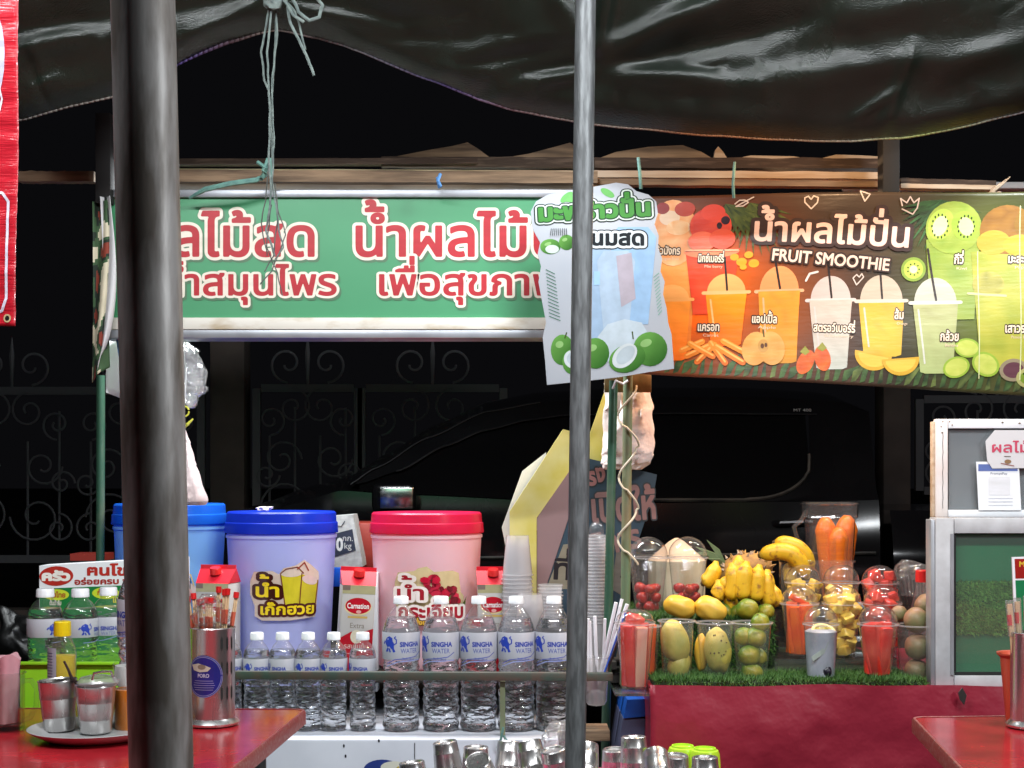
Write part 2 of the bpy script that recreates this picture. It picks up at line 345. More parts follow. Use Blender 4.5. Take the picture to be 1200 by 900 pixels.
# ------------------------------------------------------------------ flat print: polygons, strokes and lettering laid on a surface
_gl = {}
_tc = bpy.data.curves.new('lettering_source', 'FONT'); _to = bpy.data.objects.new('lettering_source', _tc); COL.objects.link(_to)
_tc.resolution_u = 3


_tc.fill_mode = 'NONE'


def _mesh(body):
    _tc.body = body; bpy.context.view_layer.update()
    dg = bpy.context.evaluated_depsgraph_get()
    me = _to.evaluated_get(dg).to_mesh()
    vs = [(q.co.x, q.co.y) for q in me.vertices]; es = [tuple(e.vertices) for e in me.edges]
    _to.evaluated_get(dg).to_mesh_clear()
    nb = {}
    for a, b in es: nb.setdefault(a, []).append(b); nb.setdefault(b, []).append(a)
    seen = set(); out = []
    for v in range(len(vs)):            # walk each contour from its first vertex towards the next one, keeping its direction
        if v in seen or v not in nb: continue
        cur, prev = (v + 1 if v + 1 in nb[v] else nb[v][0]), v; seen.add(v); out.append((prev, cur))
        while cur != v and cur not in seen:
            seen.add(cur); nx = [k for k in nb[cur] if k != prev]
            if not nx: break
            prev, cur = cur, nx[0]; out.append((prev, cur))
    return vs, out


_BAR = max(x for x, y in _mesh('|')[0])


def glyph(c):
    """outline points, directed contour edges and advance of one character"""
    if c in _gl: return _gl[c]
    if c == ' ': _gl[c] = ([], [], None, 0.28); return _gl[c]
    vs, es = _mesh(c)
    _gl[c] = (vs, es, None, max(x for x, y in _mesh(c + '|')[0]) - _BAR); return _gl[c]


import numpy as np
_fat = {}


def fat(c, w_):
    """the glyph swollen by w_ em as one clean mesh without overlaps (distance field cut by marching squares)"""
    w_ = round(w_, 3)
    if (c, w_) in _fat: return _fat[(c, w_)]
    vs, fs, _, _ = glyph(c)
    if not vs: _fat[(c, w_)] = ([], []); return _fat[(c, w_)]
    V = np.array(vs); st = .016 if w_ < .2 else .022
    E = fs
    A = np.array([vs[a] for a, b in E]); B = np.array([vs[b] for a, b in E]); D = B - A; L2 = (D ** 2).sum(1) + 1e-12
    xs = np.arange(V[:, 0].min() - w_ - 2 * st, V[:, 0].max() + w_ + 2 * st, st); ys = np.arange(V[:, 1].min() - w_ - 2 * st, V[:, 1].max() + w_ + 2 * st, st)
    X, Y = np.meshgrid(xs, ys); Q = np.stack([X.ravel(), Y.ravel()], 1)
    dist = np.full(len(Q), 9.0); near = np.zeros(len(Q))
    for a, d_, l in zip(A, D, L2):
        t = np.clip(((Q - a) @ d_) / l, 0, 1); r = Q - a - t[:, None] * d_; dist = np.minimum(dist, np.sqrt((r ** 2).sum(1)))
    wn = np.zeros(len(Q))
    for (ax, ay), (bx_, by_) in zip(A, B):
        left = (bx_ - ax) * (Q[:, 1] - ay) - (Q[:, 0] - ax) * (by_ - ay)
        wn += ((ay <= Q[:, 1]) & (by_ > Q[:, 1]) & (left > 0)).astype(float) - ((ay > Q[:, 1]) & (by_ <= Q[:, 1]) & (left < 0)).astype(float)
    ins = wn != 0
    ph = np.where(ins, -np.minimum(dist, .02), dist).reshape(X.shape) - w_
    ov, of = [], []; ny, nx = ph.shape
    for j in range(ny - 1):
        run = None
        for i in range(nx):
            full = i < nx - 1 and ph[j, i] < 0 and ph[j, i + 1] < 0 and ph[j + 1, i] < 0 and ph[j + 1, i + 1] < 0
            if full:
                if run is None: run = i
                continue
            if run is not None:
                n = len(ov); ov += [(xs[run], ys[j]), (xs[i], ys[j]), (xs[i], ys[j + 1]), (xs[run], ys[j + 1])]; of.append((n, n + 1, n + 2, n + 3)); run = None
            if i < nx - 1:
                q = [(xs[i], ys[j], ph[j, i]), (xs[i + 1], ys[j], ph[j, i + 1]), (xs[i + 1], ys[j + 1], ph[j + 1, i + 1]), (xs[i], ys[j + 1], ph[j + 1, i])]
                if min(k[2] for k in q) >= 0: continue
                o = []
                for k in range(4):
                    a, b = q[k], q[(k + 1) % 4]
                    if a[2] < 0: o.append((a[0], a[1]))
                    if (a[2] < 0) != (b[2] < 0): t = a[2] / (a[2] - b[2]); o.append((a[0] + (b[0] - a[0]) * t, a[1] + (b[1] - a[1]) * t))
                if len(o) > 2: n = len(ov); ov += o; of.append(tuple(range(n, n + len(o))))
    _fat[(c, w_)] = (ov, of); return _fat[(c, w_)]


UP = 'ัิีึื็ํ'; TONE = '่้๊๋์'


def layout(s, lift=0.20):
    """list of (glyph, x, y) with Thai tone marks lifted clear of the vowel signs under them"""
    out = []; x = 0
    for i, c in enumerate(s):
        g = glyph(c); dx = dy = 0
        if c in TONE:
            if (i and s[i - 1] in UP) or (i + 1 < len(s) and s[i + 1] == 'ำ'): dy = lift
            k = i - 1
            while k > 0 and s[k] in UP: k -= 1
            if k >= 0 and s[k] in 'ปฝฟ': dx = -0.14
        if c in UP and i and s[i - 1] in 'ปฝฟ': dx = -0.14
        out.append((c, x + dx, dy)); x += g[3]
    return out, x


def xh(c='อ'):
    return max(y for x, y in glyph(c)[0])


class Decal:
    """elements live in a (u, v) plane with v pointing DOWN, like pixels"""
    def __init__(s, base=0.0006, dh=0.00022, sub=None): s.e = []; s.base = base; s.dh = dh; s.boxes = []; s.sub = sub
    def _layer(s, vs, layer=None):
        x0 = min(p[0] for p in vs); x1 = max(p[0] for p in vs); y0 = min(p[1] for p in vs); y1 = max(p[1] for p in vs)
        if layer is None:
            layer = 0
            for (a, b, c, d, l) in s.boxes:
                if a < x1 and b > x0 and c < y1 and d > y0: layer = max(layer, l + 1)
        s.boxes.append((x0, x1, y0, y1, layer)); return layer
    def poly(s, pts, col, layer=None):
        col = hexc(col) if isinstance(col, str) else col
        s.e.append(([tuple(p) for p in pts], [tuple(range(len(pts)))], col, s._layer(pts, layer), 0)); return s
    def rect(s, x0, y0, x1, y1, col, layer=None): return s.poly([(x0, y0), (x1, y0), (x1, y1), (x0, y1)], col, layer)
    def ell(s, cx, cy, rx, ry, col, rot=0, n=24, layer=None, a0=0, a1=360):
        pts = []
        for i in range(n if a1 - a0 >= 360 else n + 1):
            a = math.radians(a0 + (a1 - a0) * i / n); x, y = rx * math.cos(a), ry * math.sin(a); r = math.radians(rot)
            pts.append((cx + x * math.cos(r) - y * math.sin(r), cy + x * math.sin(r) + y * math.cos(r)))
        return s.poly(pts, col, layer)
    def _ribbons(s, segs, w, col, layer, oct_=True):
        vs, fs, zs = [], [], []; k = 0
        for (a, b) in segs:
            dx, dy = b[0] - a[0], b[1] - a[1]; L = math.hypot(dx, dy)
            if L < 1e-9: continue
            nx, ny = -dy / L * w, dx / L * w; n = len(vs)
            vs += [(a[0] + nx, a[1] + ny), (b[0] + nx, b[1] + ny), (b[0] - nx, b[1] - ny), (a[0] - nx, a[1] - ny)]
            fs.append((n, n + 1, n + 2, n + 3)); zs.append(k % 5 * .5)
            n = len(vs); k += 1
            vs += [(b[0] + w * math.cos(t * PI / 4), b[1] + w * math.sin(t * PI / 4)) for t in range(8)]
            fs.append(tuple(range(n, n + 8))); zs.append(k % 5 * .5); k += 1
        if vs: s.e.append((vs, fs, col, layer, zs))
    def line(s, pts, w, col, layer=None, closed=False):
        col = hexc(col) if isinstance(col, str) else col
        if closed: pts = list(pts) + [pts[0]]
        l = s._layer(pts, layer); s._ribbons([(pts[0], (pts[0][0] + 1e-4, pts[0][1]))] + list(zip(pts[:-1], pts[1:])), w / 2, col, l); return s
    def text(s, txt, x, y, ch, width=None, col='#ffffff', bold=0.0, out=(), rot=0.0, ref='อ', lift=0.20):
        """baseline starts at (x, y); ch = height of a plain letter; out = ((extra half width, colour), ...) widest first"""
        ly, tot = layout(txt, lift); sy = ch / xh(ref); sx = width / tot if width else sy
        col = hexc(col) if isinstance(col, str) else col
        cr, sr = math.cos(math.radians(rot)), math.sin(math.radians(rot))
        def T(px, py): a, b = px * sx, -py * sy; return (x + a * cr - b * sr, y + a * sr + b * cr)
        passes = [(ow, hexc(oc) if isinstance(oc, str) else oc) for ow, oc in out] + [(bold, col)]; l = None
        for ow, oc in passes:
            V, Fc, zs = [], [], []
            for gi, (c, gx, gy) in enumerate(ly):
                fv, ff = fat(c, max(.004, ow / sy)); n = len(V)
                V += [T(a + gx, b + gy) for a, b in fv]; Fc += [tuple(i + n for i in f) for f in ff]; zs += [gi % 3] * len(ff)
            if not V: return s
            if l is None: l = s._layer([(min(p[0] for p in V), min(p[1] for p in V)), (max(p[0] for p in V), max(p[1] for p in V))])
            s.e.append((V, Fc, oc, l, zs)); l += 1
        s.boxes[-1] = s.boxes[-1][:4] + (l - 1,)
        return s
    def build(s, mp, name, m, parent, world=True, cfn=None):
        g = G(); g.c = []
        for (vs, fs, col, l, zs) in s.e:
            bm = bmesh.new(); zl = bm.faces.layers.float.new('z'); bv = [bm.verts.new((a, b, 0)) for a, b in vs]
            for k, f in enumerate(fs):
                try: fc = bm.faces.new([bv[i] for i in f]); fc[zl] = zs[k] if zs else 0.0
                except ValueError: pass
            if s.sub:
                for ax in (0, 1):
                    lo = min(q.co[ax] for q in bm.verts); hi = max(q.co[ax] for q in bm.verts); t = (math.floor(lo / s.sub) + 1) * s.sub
                    while t < hi:
                        no = (1, 0, 0) if ax == 0 else (0, 1, 0); co = (t, 0, 0) if ax == 0 else (0, t, 0)
                        bmesh.ops.bisect_plane(bm, geom=bm.verts[:] + bm.edges[:] + bm.faces[:], plane_co=co, plane_no=no, dist=1e-6); t += s.sub
            for f in bm.faces:
                h = s.base + l * s.dh + f[zl] * s.dh * 0.27
                pts = [q.co for q in f.verts]; n = len(g.v)
                g.v += [mp(p.x, p.y, h) for p in pts]; g.f.append(tuple(range(n, n + len(pts))))
                g.c.append([col(p.x, p.y) for p in pts] if callable(col) else col)
            bm.free()
        return obj(name, g, m, parent, world=world, sharp=None)


def flat(Y):
    return lambda u, v, h: P(u, v, Y) + Vector((0, -h, 0))


def cyl(r, z0, scale, a0=0.0, r2=None, hgt=None):
    """(u, v) in drawing units of `scale` metres, wrapped round a local upright cylinder of radius r; v down from z0"""
    def f(u, v, h):
        z = z0 - v * scale; rr = r if r2 is None else r2 + (r - r2) * (z / hgt)
        a = a0 + u * scale / rr; rr += h
        return Vector((rr * math.sin(a), -rr * math.cos(a), z))
    return f


def lerpc(a, b, t):
    t = max(0, min(1, t)); return tuple(a[i] + (b[i] - a[i]) * t for i in range(3))


# ================================================================== SETTING
g = G().box((0, 10, -0.05), (300, 300, 0.1))
tag(obj('ground', g, M['concrete']), kind='structure')

# ---- far fence: pillars, iron panels with scrolls
YF = 6.4


def spiral(c, r, turns, a0, sgn=1, n=26):
    return [Vector((c[0] + r * (1 - .82 * i / n) * math.cos(a0 + sgn * turns * 2 * PI * i / n), c[1], c[2] + r * (1 - .82 * i / n) * math.sin(a0 + sgn * turns * 2 * PI * i / n))) for i in range(n + 1)]


def fence_panel(x0, x1, ytop, ybot, label, seed):
    a = P(x0, ytop, YF); b = P(x1, ybot, YF); W = b.x - a.x; H = a.z - b.z
    t = thing('iron_fence_panel', label, 'fence', ((a.x + b.x) / 2, YF, b.z), group='wrought iron fence panels behind the black vehicle')
    obj('frame', G().box((a.x, YF, (a.z + b.z) / 2), (.035, .03, H)).box((b.x, YF, (a.z + b.z) / 2), (.035, .03, H))
        .box(((a.x + b.x) / 2, YF, a.z), (W - .04, .028, .035)).box(((a.x + b.x) / 2, YF, b.z), (W - .04, .028, .035)), M['fence'], t)
    n = max(2, int(W / 0.24)); s = W / n; rr = random.Random(seed)
    for i in range(n):
        cx = a.x + s * (i + .5)
        obj('bar', G().tube([(cx - s * .25, YF, b.z), (cx - s * .25, YF, b.z + H * .70)], .006, 6), M['fence'], t)
        obj('bar', G().tube([(cx + s * .25, YF, b.z + H * .12), (cx + s * .25, YF, b.z + H * .88)], .006, 6), M['fence'], t)
        sg = 1 if i % 2 else -1
        for (dx, dz, r, a0, q) in ((-.22, .88, .085, PI / 2, 1), (.22, .80, .07, -PI / 2, -1), (0, .55, .09, 0, -1), (-.1, .25, .12, PI, 1), (.25, .18, .07, PI / 2, -1), (.3, .45, .06, 0, 1)):
            obj('scroll', G().tube(spiral((cx + dx * s * sg, YF - .012, b.z + H * dz), r, 1.35, a0, q * sg), .0055, 6), M['fence'], t)
    for i in range(max(1, n // 2)):
        cx = a.x + (i + .5) * W / max(1, n // 2)
        for sg in (-1, 1):
            obj('scroll', G().tube(spiral((cx + sg * .09, YF, a.z + .11), .085, 1.2, -PI / 2, sg), .006, 6), M['fence'], t)
        obj('finial', G().tube([(cx, YF, a.z), (cx, YF, a.z + .16), (cx, YF, a.z + .24)], [.006, .012, .002], 6), M['fence'], t)


fence_panel(-60, 236, 458, 655, 'dark wrought iron scroll fence panel at far left behind the green pole', 1)
fence_panel(301, 420, 455, 640, 'dark iron scroll fence panel right of the brown gate pillar, left of the vehicle', 2)
fence_panel(424, 590, 455, 640, 'dark iron scroll fence panel above the bonnet of the black vehicle', 5)
fence_panel(1077, 1260, 468, 575, 'dark wrought iron scroll fence panel behind the white framed glass door', 3)
for (x0, x1, lab) in ((250, 290, 'dark brown gate pillar left of the black vehicle'), (1030, 1062, 'dark brown gate pillar right of the black vehicle')):
    a = P(x0, 395, YF + .1); b = P(x1, 395, YF + .1); cx = (a.x + b.x) / 2; W = b.x - a.x; top = 1.92
    t = thing('gate_pillar', lab, 'pillar', (cx, YF + .1, 0), group='gate pillars')
    obj('shaft', G().box((cx, YF + .1, top / 2), (W, .16, top), bev=.008), M['pillar'], t)
    obj('capstone', G().box((cx, YF + .1, top + .025), (W + .05, .21, .05), bev=.01), M['pillar'], t)
t = tag(obj('low_wall', G().box((0, YF + .12, .3), (8, .14, .6)), M['pillar']), 'low dark rendered wall under the iron fence', 'wall')

# ---- black pickup truck
YC = 4.95
t = thing('pickup_truck', 'glossy black pickup truck parked behind the stall counter', 'car', P(720, 560, YC) * 1.0)
t.location.z = 0


def cX(px): return (px - CX) / F * YC
def cZ(py): return CZ + (HY - py) / F * YC


BELT = [(180, 652), (260, 618), (340, 592), (400, 575), (470, 580), (700, 590), (960, 588), (1030, 586)]
ROOF = [(405, 570), (440, 548), (500, 512), (570, 480), (640, 468), (760, 462), (900, 462), (1000, 468), (1030, 480)]


def interp(tb, x):
    if x <= tb[0][0]: return tb[0][1]
    for (a, b), (c, d) in zip(tb[:-1], tb[1:]):
        if x <= c: u = (x - a) / (c - a); u = u * u * (3 - 2 * u) * .5 + u * .5; return b + (d - b) * u
    return tb[-1][1]


def side(px, py):
    """depth of the body side at a height: bulges at the waist, leans in above the belt line"""
    z = cZ(py); zb = cZ(interp(BELT, px))
    if z > zb: return YC + .02 + (z - zb) * .38
    d = zb - z; return YC - .022 * math.sin(min(1, d / .45) * PI) + .03 * max(0, d - .45)


def front_in(px): return .35 * max(0, (300 - px) / 120) ** 2


g = G()
g.grid(lambda u, v: Vector((cX(180 + 850 * u), side(180 + 850 * u, interp(BELT, 180 + 850 * u) + v * 190) + front_in(180 + 850 * u), cZ(interp(BELT, 180 + 850 * u) + v * 190))), 90, 26)
g.grid(lambda u, v: Vector((cX(180 + 245 * u), side(180 + 245 * u, interp(BELT, 180 + 245 * u)) + front_in(180 + 245 * u) + v * 1.5, cZ(interp(BELT, 180 + 245 * u)) + .07 * math.sin(v * PI * .9))), 30, 14)
g.grid(lambda u, v: Vector((cX(180), side(180, 652) + front_in(180) + u * 1.4, cZ(652 + 190 * v))), 6, 6)
obj('body', g, M['paint_black'], t, sharp=60)
g = G()
g.grid(lambda u, v: Vector((cX(405 + 625 * u), side(405 + 625 * u, interp(ROOF, 405 + 625 * u)) + v * 1.3, cZ(interp(ROOF, 405 + 625 * u)) + .07 * math.sin(v * PI))), 50, 12)
obj('roof', g, M['paint_black'], t, sharp=60)
WT = [(420, 567), (465, 552), (520, 522), (567, 503), (620, 490), (667, 484), (800, 482), (955, 483)]


def pill(px, top):  # frame band between roof line and window
    return 0
g = G()
g.grid(lambda u, v: (lambda x: Vector((cX(x), side(x, interp(ROOF, x) * (1 - v) + (interp(WT, x) if x < 955 else 484) * v), cZ(interp(ROOF, x) * (1 - v) + (interp(WT, x) if x < 955 else 484) * v))))(408 + 622 * u), 60, 4)
def winbot(x):
    if x < 880: return min(interp(BELT, x) - 1, 586)
    if x >= 955: return 484
    u = (x - 880) / 75; return 586 - 46 * (1 - math.sqrt(max(0, 1 - u * u))) - 1
g.grid(lambda u, v: (lambda x: (lambda yt, yb: Vector((cX(x), side(x, yt + (yb - yt) * v), cZ(yt + (yb - yt) * v))))(winbot(x) if x < 955 else 484, interp(BELT, x)))(800 + 230 * u), 60, 8)
obj('window_surround', g, M['paint_black'], t, sharp=60)
g = G()
g.grid(lambda u, v: (lambda x: (lambda yt, yb: Vector((cX(x), side(x, yt + (yb - yt) * v) + .012, cZ(yt + (yb - yt) * v))))(interp(WT, x), winbot(x)))(420 + 534 * u), 80, 14)
gw = obj('side_window', g, M['car_glass'], t, sharp=60)
pts = [Vector((cX(x), side(x, interp(WT, x)) - .004, cZ(interp(WT, x)))) for x in range(463, 968, 8)]
obj('window_trim', G().tube(pts, .0035, 6), M['chrome'], t)
pts = [Vector((cX(x), side(x, interp(ROOF, x)) - .006, cZ(interp(ROOF, x)))) for x in range(410, 640, 8)]
obj('roof_gutter', G().tube(pts, .003, 6), M['chrome'], t)
pts = [Vector((cX(x), side(x, winbot(x)) - .002, cZ(winbot(x)))) for x in range(700, 953, 6)] + [Vector((cX(954), side(954, y) - .002, cZ(y))) for y in (535, 532)]
obj('lower_window_trim', G().tube(pts, .007, 6), M['iron_dark'], t)
d = Decal(); d.text('MT 400', 939, 480, 3.4, 22, '#8f8f92', ref='H'); d.build(lambda u, v, h: Vector((cX(u), side(u, v) - h - .002, cZ(v))), 'badge', M['print'], t)
# mirror, handle, rear part
m0 = Vector((cX(466), YC - .13, cZ(583)))
o = obj('wing_mirror', G().box(m0, (.15, .09, .10), bev=.022), M['paint_black'], t)
obj('mirror_glass', G().box(m0 + Vector((.01, -.048, 0)), (.11, .006, .07), bev=.002), M['chrome'], o)
h0 = Vector((cX(930), side(930, 615) - .03, cZ(613)))
obj('door_handle', G().tube([h0 + Vector((-.07, .03, 0)), h0 + Vector((-.055, 0, 0)), h0 + Vector((.055, 0, .004)), h0 + Vector((.07, .03, .004))], .011, 8), M['chrome'], t)
g = G(); g.grid(lambda u, v: Vector((cX(1042 + 260 * u), YC - .01 - .05 * math.sin(min(1, v * 1.4) * PI), cZ(598 + v * 190))), 24, 20)
g.grid(lambda u, v: Vector((cX(1042 + 260 * u), YC - .01 + 1.2 * v, cZ(598))), 4, 2)
obj('cargo_bed_side', g, M['paint_black'], t, sharp=60)
for px in (285, 1150):
    c = Vector((cX(px), YC - .02, .38)); mm = Matrix.Rotation(PI / 2, 3, 'X')
    o = obj('wheel', G().lathe([(.2, -.1), (.37, -.1), (.38, -.05), (.38, .05), (.36, .1), (.2, .1)], 40, c, m=mm), M['rubber'], t)
    obj('rim', G().lathe([(.02, .07), (.08, .06), (.19, .09), (.21, .10)], 32, c, m=mm, capb=True), M['chrome'], o)
c = P(786, 640, YC - .10)
obj('side_marker', G().box(Vector((cX(783), side(783, 640) - .012, cZ(640))), (.05, .012, .012), bev=.003), M['amber'], t)
obj('crease_trim', G().tube([Vector((cX(x), side(x, 655) - .006, cZ(655 - (x - 400) * .012))) for x in range(400, 1025, 12)], .006, 6), M['iron_dark'], t)

# ---- refuse sacks to the left, catching glints
for (px, py, r, lab) in ((22, 752, .060, 'shiny black refuse sack at far left beside the seasoning sign board'),):
    c = P(px, py, 3.9)
    g = G().ball(c, (r, r, r * 1.3), wob=.5, seed=px, seg=40, rings=24)
    for q in g.v: q += Vector((noise.noise(q * 14), noise.noise(q * 14 + Vector((5, 5, 5))), noise.noise(q * 14 + Vector((9, 1, 5))))) * .018
    tag(obj('refuse_sack', g, mat('black_sack', (0.003, 0.003, 0.003), 0.42, bump=1.5, bs=40), sharp=60), lab, 'sack')

# ================================================================== CANOPY, POLES
# ---- foreground poles
def pole(name, top, bot, r, m, label, mat_seg=40, group=None, cat='pole'):
    a, b = P(*top), P(*bot); d = b - a; k = b + d.normalized() * 0
    s = (0.0 - b.z) / d.z; foot = b + d * s
    t = thing(name, label, cat, foot, group=group)
    n = 24; pts = [a.lerp(foot, i / n) for i in range(n + 1)]
    obj('pipe', G().tube(pts, r, mat_seg), m, t)
    return t


t = pole('tent_pole', (166, -60, 1.34), (189, 900, 1.34), .0298, M['dark_pipe'], 'thick dark steel tent pole in the foreground, left of centre')
f = t.location; obj('base_flange', G().box((f.x, f.y, .006), (.14, .14, .012)), M['iron_dark'], t)
t = pole('tent_pole', (687, -50, 2.62), (674, 900, 2.62), .0190, M['galv'], 'slim grey galvanised tent pole in front of the coconut sign')
f = t.location; obj('base_flange', G().box((f.x, f.y, .006), (.12, .12, .012)), M['iron_dark'], t)
t = pole('stall_pole', (118, 440, 3.72), (117, 800, 3.72), .0112, M['green_pole'], 'thin dark green stall pole at far left under the patterned cloth', 16)
t = pole('stall_pole', (719, 446, 3.42), (712, 760, 3.42), .0105, M['green_pole'], 'dark green stall pole directly right of the galvanised tent pole', 16)
tw = pole('stall_pole', (736, 440, 3.50), (733, 700, 3.50), .0118, M['green_pole2'], 'faded pale green stall pole with a cream cable wound round it', 16)
pts = []
for i in range(90):
    py = 452 + i * 2.35; a = i * .205; c = P(735 + .6 * math.sin(i * .3), py, 3.50)
    pts.append(c + Vector((math.cos(a) * .022 + (.006 if i % 31 > 20 else 0), -abs(math.sin(a)) * .016 - .004, 0)))
tag(obj('cable', G().tube(pts, .0028, 6), M['cream_cord']), 'cream cable spiralling down the faded green pole', 'cable')

# ---- tarpaulin
EDGE = [(-60, 140), (22, 135), (130, 108), (200, 72), (262, 45), (300, 34), (322, 30), (345, 33), (370, 36), (400, 46), (500, 88), (600, 124), (690, 140), (800, 152), (900, 158), (1000, 161), (1060, 158), (1110, 150), (1200, 128), (1290, 100)]
RIDGE = [(700, 78, 930, -10, .030, 13), (690, 88, 960, 40, -.030, 16), (560, 105, 700, 80, -.02, 10), (585, 100, 700, 92, .022, 9), (690, 90, 900, 112, .018, 12), (880, 105, 1200, 70, .016, 16),
         (318, 10, 470, 40, .024, 9), (318, 8, 600, 60, -.018, 14), (318, 12, 420, 60, -.014, 7), (470, 40, 560, 45, .012, 8), (318, 6, 200, 60, .020, 11), (318, 4, 120, 30, -.016, 14), (20, 75, 130, 50, .018, 12), (20, 55, 220, 20, -.014, 14),
         (620, -20, 690, 80, .016, 12), (700, 70, 712, -20, .026, 8), (1035, 150, 1055, 60, .012, 9), (1000, 140, 1050, 110, .010, 6), (800, 20, 1000, -40, -.022, 22), (900, 60, 1150, 10, .010, 14), (1100, 90, 1260, 40, .016, 14), (480, 100, 600, 60, .010, 12), (540, 80, 690, 66, -.012, 8)]


for _k in range(46):      # short sharp creases, mostly fanning out of the two ties
    _cx, _cy = rnd.uniform(20, 1250), rnd.uniform(0, 150); _ox, _oy = (322, 10) if _cx < 560 else (700, 84)
    _a = math.atan2(_cy - _oy, _cx - _ox) + rnd.uniform(-.5, .5) if _k % 3 else rnd.uniform(-1.9, -1.1); _l = rnd.uniform(18, 60)
    RIDGE.append((_cx, _cy, _cx + _l * math.cos(_a), _cy + _l * math.sin(_a), rnd.choice((-1, 1)) * rnd.uniform(.0025, .0055), rnd.uniform(3.2, 5.5)))


def ledge(x):
    for (a, b), (c, d) in zip(EDGE[:-1], EDGE[1:]):
        if x <= c: return b + (d - b) * (x - a) / (c - a)
    return EDGE[-1][1]


def tarp(u, v):
    x = -60 + 1350 * u; ye = ledge(x) + 1.2 * noise.noise(Vector((x * .02, 0, 0))); y = -130 + (ye + 130) * v
    d = 0
    for (x0, y0, x1, y1, a, w_) in RIDGE:
        lx, ly = x1 - x0, y1 - y0; L2 = lx * lx + ly * ly; s = ((x - x0) * lx + (y - y0) * ly) / L2; q = max(0, min(1, s))
        dx, dy = x - x0 - q * lx, y - y0 - q * ly; fade = math.sin(min(1, max(.02, .12 + q * .88)) * PI) ** .6
        d += a * fade * math.exp(-(dx * dx + dy * dy) / (w_ * w_))
    d += .013 * noise.noise(Vector((x * .007, y * .018, 3))) + .0028 * noise.noise(Vector((x * .03, y * .045, 7))) + .0007 * noise.noise(Vector((x * .09, y * .10, 2)))
    Y = 2.93 - .30 * (1 - v) - d
    if v > .93: Y += .03 * ((v - .93) / .07) ** 2
    return P(x, y, 2.93) + Vector((0, Y - 2.93, 0))


t = thing('tarpaulin', 'glossy dark green tarpaulin canopy edge sagging across the top', 'tarpaulin', P(600, -60, 2.93))
obj('sheet', G().grid(tarp, 340, 110), M['tarp'], t, sharp=None, solid=.0012)
bpy.data.objects['sheet'].data.polygons.foreach_set('use_smooth', [True] * len(bpy.data.objects['sheet'].data.polygons))
g = G(); g.c = []
HEM = [(-60, '#555555'), (130, '#9a948c'), (205, '#5a4a90'), (262, '#6f5a66'), (300, '#8a7f78'), (420, '#8a8890'), (520, '#5c4f86'), (600, '#8c6f74'), (720, '#b9aea0'), (800, '#a86a40'), (900, '#c98a5c'), (1000, '#b0a890'), (1080, '#b8c070'), (1200, '#a8a8ae'), (1290, '#a0a0a0')]
n = 220; prev = None
for i in range(n):
    xs = [-60 + 1350 * i / n, -60 + 1350 * (i + 1) / n]
    ps = []
    for x in xs:
        e = tarp((x + 60) / 1350, 1.0); wd = .0022 + .0016 * abs(noise.noise(Vector((x * .01, 4, 0)))) + (.004 * max(0, 1 - abs(x - 255) / 60))
        ps.append((e + Vector((0, -.0022, .0015)), e + Vector((0, .001, -wd))))
    k = 0
    while HEM[k + 1][0] < xs[0]: k += 1
    cc = lerpc(hexc(HEM[k][1]), hexc(HEM[k + 1][1]), (xs[0] - HEM[k][0]) / (HEM[k + 1][0] - HEM[k][0]))
    b = len(g.v); g.v += [ps[0][0], ps[1][0], ps[1][1], ps[0][1]]; g.f.append((b, b + 1, b + 2, b + 3)); g.c.append(tuple(q * .8 for q in cc))
obj('hem', g, M['hem'], t, solid=.0015)


# ---- ropes
def strand(pts, Y, r, m, name, label, cat='rope', wob=1.2, parent=None):
    P3 = []
    for i in range(len(pts) - 1):
        for k in range(8):
            u = k / 8; x = pts[i][0] * (1 - u) + pts[i + 1][0] * u; y = pts[i][1] * (1 - u) + pts[i + 1][1] * u
            P3.append(P(x + wob * noise.noise(Vector((y * .07, i * .3, Y))), y, Y + .006 * noise.noise(Vector((y * .05, 2, 1)))))
    P3.append(P(*pts[-1], Y))
    return obj(name, G().tube(P3, r, 6), m, parent)


t = thing('rope_bundle', 'knotted grey green rope dangling from the tarpaulin in front of the sign', 'rope', P(320, 8, 2.84))
for i, p in enumerate([[(320, -10), (313, 60), (316, 130), (315, 190), (318, 225), (312, 270), (322, 300)], [(322, -10), (325, 40), (318, 100), (321, 170), (319, 210), (327, 270), (332, 290), (322, 305)],
                       [(318, -6), (306, 60), (310, 95), (314, 105)], [(324, 0), (322, 60), (317, 140), (320, 200)]]):
    strand(p, 2.84 + .006 * i, .0023 if i != 1 else .0018, M['rope'], 'strand', '', parent=t)
for i, p in enumerate([[(315, 190), (311, 235), (306, 262), (313, 300)], [(321, 230), (335, 275), (318, 318), (305, 333)], [(318, 240), (312, 290), (325, 320), (331, 346)], [(322, 215), (326, 250), (320, 300), (310, 318)]]):
    strand(p, 2.85, .0013, M['rope_dark'], 'frayed_end', '', parent=t)
strand([(334, -8), (340, 28), (352, 50), (362, 72), (368, 88)], 2.83, .0032, M['rope'], 'strand', '', parent=t)
strand([(334, 0), (346, 14), (352, 36), (358, 58)], 2.84, .0022, M['rope'], 'strand', '', parent=t)
strand([(340, -8), (350, 14), (362, 24), (374, 20), (378, 6), (366, -8)], 2.82, .0035, M['rope'], 'strand', '', parent=t)
strand([(328, -8), (344, 18), (356, 26)], 2.82, .0032, M['rope'], 'strand', '', parent=t)
obj('knot', G().ball(P(322, 0, 2.83), (.022, .015, .018), wob=.4), M['rope'], t)
g = G()
g.tube([P(222, 232, 3.27), P(240, 222, 3.24), P(270, 215, 3.23), P(300, 211, 3.24), P(312, 205, 3.26)], [.003, .006, .006, .006, .004], 6)
